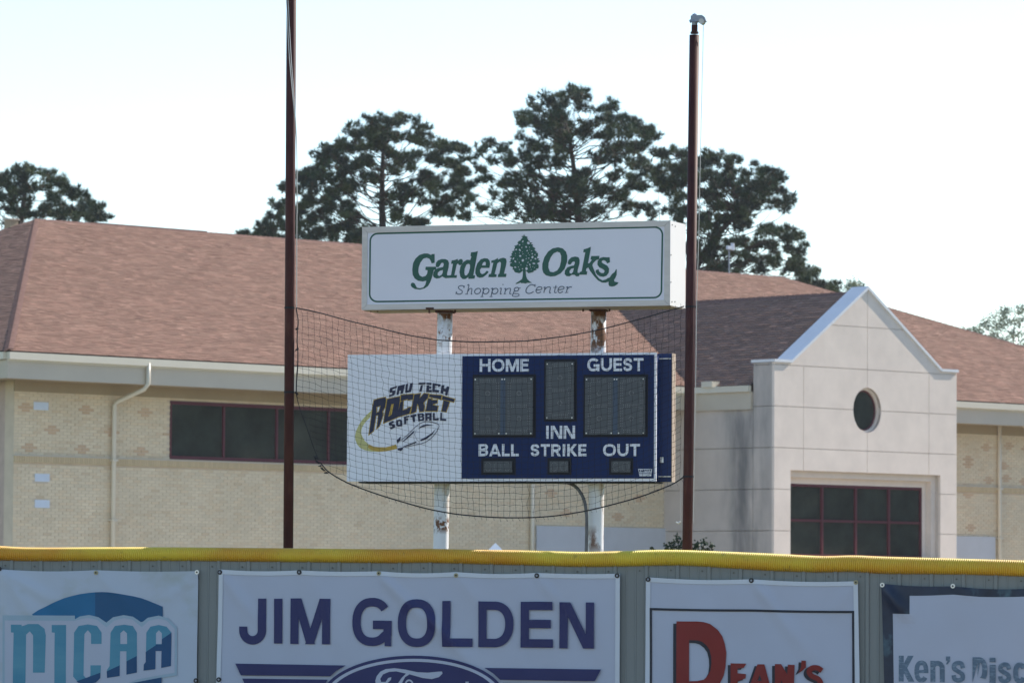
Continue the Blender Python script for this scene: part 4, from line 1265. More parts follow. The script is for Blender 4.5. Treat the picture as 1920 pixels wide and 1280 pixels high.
s_sh = stroke(tr(pr, [(a - 22, b + 14) for a, b in smoothpts(PT('1425,1070 1390,1048 1345,1050 1325,1080 1345,1110 1395,1135 1415,1170 1400,1210 1340,1225'), 4)], 1200, 1000, 4.174), 42 / 4.174 / 263)
for sh, mm in ((1, M['bblack']), (0, M['bred'])):
    dx, dy = (-22, 14) if sh else (0, 0)
    pr.emit('print_shadow' if sh else 'lettering', [[Z(e_, dx, dy)], [Z(a_, dx, dy), Z(ah, dx, dy)[::-1]], [Z(n__, dx, dy)], [Z(ap, dx, dy)], s_sh if sh else s__], mm, t3)
# --- dark bordered banner
t4, pr = banner('banner', 'banner with stepped dark blue border and faded grey lettering, farthest right on the fence', (1652.5, 1093.5), (2030, 1107), (1658, 1280), (2030, 1280),
    [(1655, 1096), (1787, 1098), (1925, 1101)], M['bdark'], [(1657, 1098, 1700, 1150, .014), (1660, 1098, 1690, 1150, .010), (1789, 1100, 1830, 1120, .004)], 29, hem=False)
Z = lambda s: tr(pr, PT(s), 1560, 1000, 4.572)
pr.emit('print_field', [[Z('667,525 1040,521 1270,532 2140,545 2140,1900 540,1900 522,683 668,685')]], M['banner'], t4)
def kz(ch, x0, x1, y0, y1, w): return letter(pr, ch, (1560 + x0 / 4.572, 1560 + x1 / 4.572, 1000 + y0 / 4.572, 1000 + y1 / 4.572), w / 4.572)
for a in (('K', 573, 697, 1043, 1266, 44), ('e', 708, 828, 1085, 1272, 40), ('n', 845, 967, 1087, 1270, 42), ("'", 978, 1014, 1050, 1118, 30), ('s', 1026, 1142, 1087, 1274, 38),
          ('D', 1205, 1333, 1057, 1276, 44), ('i', 1350, 1405, 1060, 1278, 52), ('s', 1424, 1537, 1100, 1280, 38), ('c', 1554, 1668, 1102, 1282, 42), ('o', 1685, 1800, 1104, 1284, 42)):
    pr.emit('lettering', kz(*a), M['bgrey'], t4)

# ================================================================== POLES
NPL = Face(*FPt(0, 0, -.38).xy, TF)            # plane of the poles and the net
def pole(label, xt, yt, xb, yb, rad_px, capped, name='flag_pole'):
    a = NPL.hit(xt, yt); b = NPL.hit(xb, yb)
    k = (a[0] - b[0]) / (a[1] - b[1])
    ub = b[0] - k * b[1]
    r = rad_px / (F / (DF + .38 + .0))
    t = thing(name, label, 'pole', NPL.P(ub, 0), 'maroon steel poles holding the net')
    zt = a[1]
    if not capped: zt = a[1] + 2.2
    ut = ub + k * zt
    mb = MB()
    mb.tube([NPL.P(ub, 0), NPL.P(ub + k * zt * .5, zt * .5), NPL.P(ut, zt)], r, 24)
    mb.build('shaft', M['pole'], t, smooth=False).data.polygons.foreach_set('use_smooth', [True] * 48 + [False] * 2)
    return t, ut, zt, ub, k, r
pl, ulT, zlT, ulB, kl, rl = pole('tall maroon pole left of the scoreboard, running out of the top of the photo', 546.5, 0, 540.5, 1026, 9.4, False)
prt, urT, zrT, urB, krr, rr_ = pole('maroon pole with pulley cap right of the scoreboard', 1302, 66, 1288.5, 1032, 9.3, True)
mb = MB(); mb.tube([NPL.P(ulT, zlT), NPL.P(ulT, zlT + .05)], rl * 1.1, 16); mb.build('pole_cap', M['galv'], pl)
# pulley head on the right pole
S1 = 1 / 263.0
q = lambda x, y: NPL.hit(1270 + x / 16, 10 + y / 16)
def seg(p0, p1, r, m_, nm, n=14):
    mb = MB(); mb.tube([NPL.P(*q(*p0)), NPL.P(*q(*p1))], r, n); mb.build(nm, m_, prt)
seg((515, 860), (515, 800), rr_ * .82, M['pole'], 'reducer')
seg((515, 812), (518, 600), rr_ * .62, M['pole'], 'neck')
seg((518, 625), (520, 330), rr_ * .58, M['galv'], 'spindle')
mb = MB(); mb.tube([NPL.P(*q(505, 515)), NPL.P(*q(515, 330))], [rr_ * .95, rr_ * .6], 14)
mb.prism(NPL.P, [[q(*p) for p in PT('420,500 420,350 440,320 590,325 660,310 760,310 840,370 885,500 680,500')][::-1]], -.028, .028, back=True)
mb.build('pulley_housing', M['galv'], prt)
mb = MB(); mb.tube([NPL.P(*q(520, 330)), NPL.P(*q(523, 280)), NPL.P(*q(525, 245))], [rr_ * .55, rr_ * .5, rr_ * .12], 12); mb.build('cap_nut', M['galv'], prt)
mb = MB(); c = q(745, 500); mb.tube([NPL.P(c[0], c[1], -.035), NPL.P(c[0], c[1], .035)], .020, 16); mb.build('pulley_wheel', M['cable'], prt)
mb = MB(); mb.tube([NPL.P(*q(370, 490)), NPL.P(*q(430, 470))], .012, 8); mb.build('side_bolt', M['galv'], prt)
# hoop bands / ties on the poles
def band(t, x, y, r, h=.007):
    u, z = NPL.hit(x, y); mb = MB(); mb.tube([NPL.P(u, z - h), NPL.P(u, z + h)], r * 1.07, 16); mb.build('rope_tie', M['rope'], t)
for y in (577, 735): band(pl, 546.2 - (y / 1026) * 5.7, y, rl)
for y in (575, 893): band(prt, 1302 - (y - 66) / 966 * 13.5, y, rr_)
# cables
def cable(pts, r, label, name, m_, n=.0, cat='cable', seg_=5, smooth_=True):
    P3 = [NPL.P(*NPL.hit(x, y, nn), nn) for x, y, nn in pts]
    P3 = [Vector(p) for p in smoothpts([tuple(p) for p in P3], 5)]
    mb = MB(); mb.tube(P3, r, seg_)
    o = mb.build(name, m_, loc=P3[-1]); tag(o, label, cat); return o
cable([(534, -60, .05), (538, 20, .05), (542, 100, .05), (548, 170, .05), (554.5, 240, .045), (557, 320, .02), (556.5, 440, .0), (556, 577, .0)], .0034, 'pale steel cable crossing the front of the left pole and running down its right side', 'steel_cable', M['cable'])
cable([(537, -60, .04), (541.5, 30, .05), (546, 110, .05), (551, 180, .05), (556, 260, .04), (557.6, 400, .01)], .0028, 'second thinner cable beside the pale one near the top of the left pole', 'steel_cable', M['cable'])
cable([(1318.8, 47, .0), (1318, 90, 0), (1316, 170, 0), (1313, 300, .0), (1309.5, 460, .0), (1306, 575, .0), (1304.5, 700, 0), (1301.5, 860, 0), (1300, 980, 0)], .0026, 'thin cable hanging from the pulley along the right pole', 'steel_cable', M['cable'])
cable([(1277, 880, .0), (1276.4, 930, 0), (1275.5, 975, 0)], .0024, 'short wire hanging beside the foot of the right pole', 'wire', M['cable'])
u_, z_ = NPL.hit(1271, 979)
cl = thing('wire_clip', 'small pale clip at the end of the wire beside the right pole', 'clip', NPL.P(u_, z_))
mb = MB(); mb.tube([NPL.P(u_ - .014, z_ + .004), NPL.P(u_ + .004, z_ - .006), NPL.P(u_ + .018, z_ + .008)], [.004, .009, .005], 8); mb.build('clip_body', M['bolt'], cl)
mb = MB(); mb.tube([NPL.P(u_ + .016, z_ + .006), NPL.P(*NPL.hit(1279, 985))], .003, 6); mb.build('clip_pin', M['cable'], cl)

# ================================================================== NET
topr = PT('555,577 585,583 620,592 660,603 700,612 735,621 770,629 800,634 830,638 900,641 985,639 1030,634 1060,630 1100,623 1140,614 1200,598 1245,585 1283,574')
botr = PT('555,737 562,765 575,800 586,832 597,860 608,876 620,887 650,904 685,918 720,930 760,942 800,953 835,960 870,965 930,969.5 985,970 1025,968 1060,964 1105,956 1150,945 1190,934 1220,924 1255,910 1270,902 1283,893')
def interp(t, x):
    for a, b in zip(t, t[1:]):
        if a[0] <= x <= b[0]: return a[1] + (b[1] - a[1]) * (x - a[0]) / (b[0] - a[0])
    return t[0][1] if x < t[0][0] else t[-1][1]
topS = smoothpts(topr, 3); botS = smoothpts(botr, 3)
rn = random.Random(77)
def nbulge(x): return .05 - .0 + .12 * sin(pi * max(0, min(1, (x - 555) / 728)))
def NP3(x, y, e=0):
    n = nbulge(x) - .05 + e
    return NPL.P(*NPL.hit(x, y, n), n)
net = thing('backstop_net', 'black knotted net sagging between the two maroon poles in front of the scoreboard', 'net', NPL.P(*NPL.hit(919, 970)))
mb = MB()
sp = 11.45
NX = int(728 / sp) + 1
jit = {}
def J2(i, k):
    if (i, k) not in jit: jit[(i, k)] = (rn.gauss(0, .9), rn.gauss(0, .8))
    return jit[(i, k)]
def vx(i, f):
    # strands lean a little in the left third, hang nearly plumb elsewhere
    x = 555 + i * sp
    lean = 14 * math.exp(-((x - 690) / 120) ** 2) - 3 * math.exp(-((x - 1200) / 90) ** 2)
    return x + lean * (f - .15)
def node(i, k):
    x0 = 555 + i * sp
    yt = interp(topS, x0)
    f = k / 29
    x = vx(i, f)
    mid = interp(topS, x) * (1 - f) + (639 + 331) * f
    # rows start parallel to the top rope and end parallel to the bottom rope
    full = interp(topS, x) + k * sp
    y = full
    right = max(0, (x - 985) / 298)
    left = max(0, (985 - x) / 430)
    hb = interp(botS, x) if x > 600 else None
    if x > 985: y = interp(topS, x) + (interp(botS, x) - interp(topS, x)) * f
    else:
        f2 = f
        tt = interp(topS, x); 
        tgt = 970 - 70 * left * left * (1 if left < 1 else 1)
        y = tt + (tgt - tt) * f2
    a = J2(i, k)
    return (x + a[0], y + a[1])
def runs(line):
    cur = []
    for p in line:
        ok = p[0] > 554 and p[0] < 1284 and p[1] < interp(botS, p[0]) + 1
        if ok: cur.append(p)
        else:
            if len(cur) > 1: yield cur
            cur = []
    if len(cur) > 1: yield cur
cnt = 0
for i in range(NX + 1):
    line = [node(i, k) for k in range(0, 31)]
    for r_ in runs(line):
        r2 = smoothpts(r_, 2)
        mb.tube([NP3(x, y) for x, y in r2], .0013, 3, cap=False)
for k in range(0, 31):
    line = [node(i, k) for i in range(NX + 1)]
    for r_ in runs(line):
        r2 = smoothpts(r_, 2)
        mb.tube([NP3(x, y, .0015) for x, y in r2], .0013, 3, cap=False)
# loose twine ends at both ropes
for i in range(NX):
    x = 557 + i * sp + rn.uniform(-2, 2)
    y = interp(topS, x); mb.tube([NP3(x, y + 1), NP3(x + rn.uniform(-3, 0), y - rn.uniform(4, 9))], .0013, 3, cap=False)
    if x > 612:
        y = interp(botS, x); mb.tube([NP3(x, y - 1), NP3(x + rn.uniform(1, 5), y + rn.uniform(4, 9))], .0013, 3, cap=False)
mb.build('netting', M['net'], net, kind='stuff')
# knots at the crossings
mb = MB()
for i in range(NX + 1):
    for k in range(31):
        x, y = node(i, k)
        if 555 < x < 1283 and y < interp(botS, x) and y > interp(topS, x) - 1:
            p = NP3(x, y, .001); s_ = .0028
            mb.add([p + Vector((s_, 0, 0)), p - Vector((s_, 0, 0)), p + Vector((0, s_, 0)), p - Vector((0, s_, 0)), p + Vector((0, 0, s_)), p - Vector((0, 0, s_))],
                   [(0, 2, 4), (2, 1, 4), (1, 3, 4), (3, 0, 4), (2, 0, 5), (1, 2, 5), (3, 1, 5), (0, 3, 5)])
mb.build('knot', M['net'], net, kind='stuff')
mb = MB(); mb.tube([NP3(x, y, .004) for x, y in topS], .0040, 6); mb.build('top_rope', M['rope'], net)
mb = MB(); mb.tube([NP3(x, y, .004) for x, y in botS if x > 598], .0046, 6); mb.build('bottom_rope', M['rope'], net)
mb = MB(); mb.tube([NP3(x, y, .004) for x, y in botS if x <= 600], .0026, 6); mb.build('side_cord', M['rope'], net)
mb = MB(); mb.tube([NP3(x, y, .01) for x, y in smoothpts(PT('555,577 559,600 558,618 557,640 558.5,660 558,690 556,715 555.5,737'), 3)], .0042, 6); mb.build('side_rope', M['rope'], net)
mb = MB()
for (x, y) in PT('592,858 596,866 601,873 607,881 612,886 604,878 557,616 557,655 556,737'):
    for _ in range(3):
        a = rn.uniform(0, 6.28); l = rn.uniform(3, 8)
        mb.tube([NP3(x - l * cos(a) * .6, y - l * sin(a) * .6, .01), NP3(x + rn.uniform(-1, 1), y, .018), NP3(x + l * cos(a) * .7, y + l * sin(a) * .7, .01)], [.002, .006, .002], 5)
mb.build('knot_bundle', M['rope'], net)

# ================================================================== SCOREBOARD
TS = -math.atan(.25)
SBo = FPt(0, 0, -1.2)
SB = Face(SBo.x, SBo.y, TS)
sh = lambda x, y, n=0: SB.hit(x, y, n)
A1 = sh(652, 664.5); A2 = sh(1231, 661); A3 = sh(649.5, 902)
SZ1, SZ0 = (A1[1] + A2[1]) / 2, A3[1]
SU0, SU1 = A1[0], A2[0]; SUM = sh(866, 780)[0]
SBD = .48
sbt = thing('scoreboard', 'navy and white softball scoreboard with HOME and GUEST displays behind the net', 'scoreboard', SB.P((SU0 + SU1) / 2, SZ0))
mb = MB(); mb.box(SB.P, SU0, SUM - .001, SZ0, SZ1, -.06, 0); mb.build('logo_panel', M['sbwhite'], sbt)
mb = MB(); mb.box(SB.P, SUM + .001, SU1, SZ0, SZ1, -.016, 0); mb.build('trim_frame', M['sbwhite'], sbt)
tp_ = 4.2 / 250
mb = MB(); mb.box(SB.P, SUM + .003, SU1 - tp_, SZ0 + tp_ * 1.2, SZ1 - tp_, 0.0, .006); mb.build('front_panel', M['navy'], sbt)
mb = MB(); mb.box(SB.P, SUM + .02, SU1 - .012, SZ0 + .02, SZ1 - .02, -.16, -.018); mb.build('cabinet', M['navyside'], sbt)
mb = MB(); mb.box(SB.P, SUM + .02, SU1 + .080, SZ0 + .0, SZ1, -.27, -.162); mb.build('rear_cabinet', M['navyside'], sbt)
for za_, zb2 in ((SZ0 + .035, SZ0 + .041), (SZ1 - .041, SZ1 - .035)):
    mb = MB(); mb.box(SB.P, SU1 - .018, SU1 + .076, za_, zb2, -.160, -.14); mb.build('side_rail', M['bolt'], sbt)
mb = MB(); mb.box(SB.P, SU1 + .0805, SU1 + .086, SZ0 - .002, SZ1 + .002, -.275, -.158); mb.build('side_panel', M['tan'], sbt)
mb = MB(); mb.box(SB.P, SU0 + .09, SU1 - .01, SZ0 - .012, SZ0 - .002, -.29, -.004); mb.build('bottom_shadow_strip', M['black'], sbt)  # black strip standing in for the shadow line under the scoreboard
mb = MB(); mb.tube([SB.P(SU1 + .012, SZ0 + .14, -.14), SB.P(SU1 + .012, SZ0 + .18, -.14)], .014, 8); mb.build('latch', M['bolt'], sbt)
q4 = lambda x, y: (860 + x / 4.267, 640 + y / 4.267)
def panel(o, i, div=None, led=None):
    a = sh(*q4(o[0], o[3])); b = sh(*q4(o[2], o[1])); c = sh(*q4(i[0], i[3])); d = sh(*q4(i[2], i[1]))
    mb = MB(); mb.box(SB.P, a[0], b[0], a[1], b[1], .0062, .010); 
    fo = mb.build('display_surround', M['black'], sbt)
    mb = MB(); mb.box(SB.P, c[0], d[0], c[1], d[1], .0102, .022); mb.build('display_window', M['lens'], fo)
    if div:
        e = sh(*q4(div[0], o[1])); f = sh(*q4(div[1], o[1]))
        mb = MB(); mb.box(SB.P, e[0], f[0], c[1], d[1], .0222, .026); mb.build('display_divider', M['lens2'], fo)
    mb = MB()
    for (x0, x1) in led:
        x0 = sh(*q4(x0, 500))[0]; x1 = sh(*q4(x1, 500))[0]; z0 = c[1] + (d[1] - c[1]) * .06; z1 = d[1] - (d[1] - c[1]) * .06
        small = (d[1] - c[1]) < .2
        r = .0026 if not small else .0022
        zm = (z0 + z1) / 2
        def dots(ax, az, bx, bz, n, off=0):
            for k in range(n):
                t = (k + .5) / n; nx, nz = -(bz - az), (bx - ax); l = sqrt(nx * nx + nz * nz)
                for s_ in (-1, 1) if not small else (0,):
                    x = ax + (bx - ax) * t + nx / l * .007 * s_; z = az + (bz - az) * t + nz / l * .007 * s_
                    cc = SB.P(x, z, .0222)
                    mb.add([SB.P(x - r, z, .0225), SB.P(x, z - r, .0225), SB.P(x + r, z, .0225), SB.P(x, z + r, .0225)], [(0, 1, 2, 3)])
        m_ = (x1 - x0) * .12; X0_, X1_ = x0 + m_, x1 - m_
        if not small:
            for zz in (z0, zm, z1): dots(X0_ + .01, zz, X1_ - .01, zz, 9)
            for xx in (X0_, X1_): dots(xx, z0 + .01, xx, zm - .01, 9); dots(xx, zm + .01, xx, z1 - .01, 9)
            for zz in ((z0 + zm) / 2, (zm + z1) / 2):
                for k in range(10):
                    a_ = 2 * pi * k / 10; x = (x0 + x1) / 2 + .016 * cos(a_); z = zz + .016 * sin(a_)
                    mb.add([SB.P(x - r, z, .0225), SB.P(x, z - r, .0225), SB.P(x + r, z, .0225), SB.P(x, z + r, .0225)], [(0, 1, 2, 3)])
        else:
            for k in range(12):
                a_ = 2 * pi * k / 12; rr = (z1 - z0) * .42; x = (x0 + x1) / 2 + rr * cos(a_) * .8; z = zm + rr * sin(a_)
                mb.add([SB.P(x - r, z, .0225), SB.P(x, z - r, .0225), SB.P(x + r, z, .0225), SB.P(x, z + r, .0225)], [(0, 1, 2, 3)])
    mb.build('led', M['led'], fo, kind='stuff')
    if (d[1] - c[1]) > .2:
        xs = [c[0] + .012, d[0] - .012]
        tops = list(xs)
        if div: m0 = (e[0] + f[0]) / 2; tops += [m0 - .006, m0 + .012]; xs2 = xs + [e[0] - .01, f[0] + .01]
        else: xs2 = xs
        mb = MB()
        for x in tops: mb.tube([SB.P(x, d[1] - .016, .0262), SB.P(x, d[1] - .016, .030)], .0052, 8)
        for x in xs2: mb.tube([SB.P(x, c[1] + .010, .0262), SB.P(x, c[1] + .010, .030)], .0050, 8)
        for x in tops:                                                    # upper hub studs
            pass
        mb.build('bolt', M['bolt'], fo)
panel((112, 262, 622, 768), (125, 285, 600, 748), (342, 380), [(135, 340), (385, 592)])
panel((684, 140, 948, 640), (700, 163, 928, 622), None, [(712, 918)])
panel((1000, 262, 1518, 765), (1015, 285, 1497, 745), (1240, 1278), [(1025, 1235), (1282, 1490)])
panel((182, 930, 458, 1066), (205, 957, 432, 1045), None, [(215, 275), (290, 350), (365, 425)])
panel((712, 930, 904, 1066), (733, 957, 882, 1045), None, [(745, 800), (820, 875)])
panel((1205, 930, 1398, 1066), (1227, 957, 1378, 1045), None, [(1238, 1295), (1315, 1370)])
prs = Print(SB, .0065)
def sbw(txt, x0, x1, y0, y1, w=20.5, slope=0):
    a = q4(x0, y0); b = q4(x1, y1)
    for l in word(prs, txt, a[0], b[0], a[1], b[1], w / 4.267, slope=slope, each=True): prs.emit('lettering', l, M['lettering'], sbt)
sbw('HOME', 168, 562, 140, 242, slope=-.004); sbw('GUEST', 1030, 1480, 134, 238, slope=-.004); sbw('INN', 695, 932, 673, 777)
sbw('BALL', 160, 482, 820, 917); sbw('STRIKE', 578, 1024, 820, 917); sbw('OUT', 1157, 1452, 818, 917)
# maker's plate: trapezoid outline with a word and two thin lines of small print
vp = lambda s: tr(prs, PT(s), 860, 640, 4.267)
prs.emit('maker_mark', [[vp('1438,1018 1550,1018 1542,1076 1448,1076')]], M['lettering'], sbt)
prs.emit('maker_mark', [[vp('1444,1047 1544,1047 1543,1053 1445,1053')], [vp('1446,1061 1542,1061 1541,1065 1447,1065')]], M['navy'], sbt)
a = q4(1443, 1023); b = q4(1545, 1043)
prs.emit('maker_mark', word(prs, 'VARSITY', a[0], b[0], a[1], b[1], 5.2 / 4.267, gap=.2), M['navy'], sbt)
# team logo on the white panel
prl = Print(SB, .0006)
Zs = lambda s: tr(prl, PT(s), 700, 700, 8.533)
Z3 = lambda s: tr(prl, PT(s), 640, 640, 4.571)
sw = '262,588 215,630 180,670 150,715 125,770 118,810 120,840 135,880 160,910 205,932 260,943 320,944 380,940 430,930 480,918 470,880 425,895 380,905 330,905 280,900 235,880 200,850 178,810 170,790 172,755 185,720 210,685 245,650'
prl.emit('logo_swoosh', [[Z3(sw)]], M['logopale'], sbt)
prl.emit('logo_swoosh', [[Z3('240,882 280,900 330,905 380,905 425,895 470,880 480,918 430,930 380,940 320,943 260,930 225,905')]], M['logogold'], sbt)
RK = [('R', [Z3('272,545 300,556 302,590 290,680 275,765 238,795'), Z3('280,505 320,490 378,478 384,500 375,560 352,600 358,630 325,725 305,742 325,640 345,545 285,560 272,560')], None)]
rk = ['225,410 425,368 425,440 405,570 385,700 165,790 190,630 215,480', '445,345 640,330 635,410 560,425 550,405 440,440', '435,455 480,435 470,590 545,565 555,545 605,540 575,640 385,695 400,600',
      '660,335 755,320 740,400 810,320 885,325 870,390 800,470 820,520 805,605 745,610 725,520 705,480 680,610 600,640', '905,335 1095,350 1080,415 1060,405 890,370',
      '880,400 940,410 930,425 1025,425 1020,470 960,490 950,505 1035,525 1020,600 840,600', '1110,360 1300,410 1285,455 1100,410', '1130,430 1220,450 1165,610 1095,600']
hO = '290,490 330,480 295,660 240,690'
def grow(l, d):
    o = stroke(l, d, True); return [o[0]]
allr = [Z3('272,545 300,556 302,590 290,680 275,765 238,795'), Z3('280,505 320,490 378,478 384,500 375,560 352,600 358,630 325,725 305,742 318,645 318,628 296,634 299,612 322,606 338,550 285,562 272,560')] + [Zs(s) for s in rk]
GRP = ([0, 1], [2], [3, 4], [5], [6, 7], [8, 9])
for gi in GRP: prl.emit('logo_outline', [grow(allr[i], .011) for i in gi], M['logogold'], sbt)
for gi in GRP: prl.emit('lettering', [[allr[i], Zs(hO)[::-1]] if i == 2 else [allr[i]] for i in gi], M['logonavy'], sbt)
tech = ['270,230 380,200 375,230 310,250 305,275 355,270 345,330 325,355 250,375 255,340 300,330 305,305 262,310 258,270', '395,200 510,170 475,320 435,325 445,270 420,275 405,340 370,345',
        '520,170 560,160 545,270 570,265 590,155 638,150 605,295 510,310', '730,145 840,143 835,172 725,178', '760,190 795,185 775,290 735,290', '850,145 935,148 930,185 850,172', '855,190 900,185 895,212 930,215 928,240 895,240 894,262 940,262 935,300 845,300',
        '950,150 1080,175 1075,205 1040,215 1035,195 990,195 985,260 1055,265 1050,305 945,295', '1095,185 1140,185 1130,240 1160,245 1180,205 1218,212 1185,355 1150,345 1155,290 1125,285 1115,325 1075,310']
for _i in ([0], [1], [2], [3, 4], [5, 6], [7], [8]): prl.emit('lettering', [[Zs(tech[j])] for j in _i], M['logonavy'], sbt)
soft = ['490,690 580,670 580,695 525,705 525,720 560,720 560,745 530,750 530,810 495,812', '595,665 690,648 690,680 665,690 670,775 635,775 625,700 595,700',
        '955,630 985,630 985,715 1050,715 1045,750 955,750', '1075,625 1100,625 1100,720 1168,725 1168,758 1070,752', '250,785 320,755 332,782 290,802 345,812 352,860 290,893 258,866 308,850 300,836 250,828']
sl_ = [[Zs(s)] for s in soft]
sl_ += [[Zs('368,745 430,733 462,750 466,840 392,850 365,820'), Zs('398,768 430,762 432,812 402,818')[::-1]],
        [Zs('708,642 798,634 815,655 808,690 818,710 812,750 722,766'), Zs('745,662 782,658 780,676 747,680')[::-1], Zs('748,704 786,700 784,728 750,734')[::-1]],
        [Zs('830,632 935,628 935,755 895,755 895,722 870,722 870,752 835,752'), Zs('868,662 898,660 898,690 868,692')[::-1]]]
for _l in sl_: prl.emit('lettering', [_l], M['logonavy'], sbt)
rkt = smoothpts(PT('455,1060 560,970 680,850 780,785 880,770 980,785 1052,828 1020,920 940,1020 830,1100 700,1135 480,1180'), 4)
prl.emit('logo_rocket', [stroke(tr(prl, rkt, 700, 700, 8.533), .0042), [Zs('715,890 760,845 800,822 860,810 975,830 860,835 780,860')], [Zs('470,1085 560,1000 655,912 645,950 560,1030 480,1092')],
    [Zs('480,1165 540,1140 690,1083 692,1103 600,1140 500,1168')], [Zs('750,1060 850,1010 940,950 1005,880 950,970 850,1050 760,1082')], [Zs('375,1070 445,1000 435,1070 385,1120')], [Zs('390,1195 470,1180 482,1200 445,1240 395,1225')],
    stroke(Zs('690,900 665,980 700,1060 735,1090'), .002)], M['logonavy'], sbt)

# ================================================================== SIGN ON POSTS
TG = -math.atan(.37)
SGo = FPt(0, 0, -1.2)
SG = Face(SGo.x, SGo.y - .02, TG)
gh2 = lambda x, y, n=0: SG.hit(x, y, n)
a = gh2(679, 427); b = gh2(1256, 412); c = gh2(679, 580); d = gh2(1256, 574)
GZ1 = (a[1] + b[1]) / 2; GZ0 = (c[1] + d[1]) / 2; SGU0, SGU1 = a[0], b[0]
tilt = ((b[1] - a[1]) + (d[1] - c[1])) / 2 / (SGU1 - SGU0)
ccx = (SGU0 + SGU1) / 2
class TFace(Face):
    pass
def SGP(u, z, n=0): return SG.P(u, z + tilt * (u - ccx), n)
class Tilted:
    def P(s, u, z, n=0): return SG.P(u, z, n)
    def hit(s, x, y, n=0): return SG.hit(x, y, n)
sg = thing('lightbox_sign', 'long white lightbox sign with green italic lettering and oak emblem above the scoreboard', 'sign', SGP(ccx, GZ0))
FWd = .042; SD = .36
# mitred frame bars
def bar(pts, name='frame_bar'):
    mb = MB(); mb.prism(SGP, [pts], -.02, .0, back=True); return mb.build(name, M['alu'], sg)
g_ = .0015
o0, o1, z0, z1 = SGU0, SGU1, GZ0, GZ1
i0, i1, y0, y1 = SGU0 + FWd, SGU1 - FWd, GZ0 + FWd, GZ1 - FWd
bar([(o0 + g_, z1), (i0 + g_, y1), (i1 - g_, y1), (o1 - g_, z1)]); bar([(o0 + g_, z0), (o1 - g_, z0), (i1 - g_, y0), (i0 + g_, y0)])
bar([(o0, z0 + g_), (i0, y0 + g_), (i0, y1 - g_), (o0, z1 - g_)]); bar([(i1, y0 + g_), (o1, z0 + g_), (o1, z1 - g_), (i1, y1 - g_)])
mb = MB(); mb.box(SGP, i0 - .004, i1 + .004, y0 - .004, y1 + .004, -.016, -.006); mb.build('sign_face', M['signface'], sg)
mb = MB(); mb.box(SGP, o0 + .002, o1 - .002, z0 + .002, z1 - .002, -SD, -.0205); mb.build('cabinet', M['alu'], sg)
mb = MB(); mb.box(SGP, o1 - .001, o1 + .004, z0 + .001, z1 - .001, -SD, -.0005); mb.build('side_panel', M['alu_side'], sg)
mb = MB(); mb.box(SGP, o0 + .01, o1, z0 - .006, z0 + .001, -SD + .03, -.03); mb.build('base_panel', M['tan'], sg)
for zz, nn in ((z1 - .03, -.04), (z1 - .035, -.11), (z0 + .03, -.04), (z0 + .035, -.11), ((z0 + z1) / 2 + .06, -.015), ((z0 + z1) / 2 - .14, -.015)):
    mb = MB(); p = SGP(o1 + .004, zz, nn); mb.tube([p, p + SG.u * .004], .0048, 8); mb.build('screw', M['screw'], sg)
for xx in (SGU0 + .055, SGU0 + .11):
    mb = MB(); mb.tube([SGP(xx, z0 - .012, -.05), SGP(xx, z0, -.05)], .006, 6); mb.build('drip_screw', M['rustplate'], sg)
prg = Print(Tilted(), -.0052)
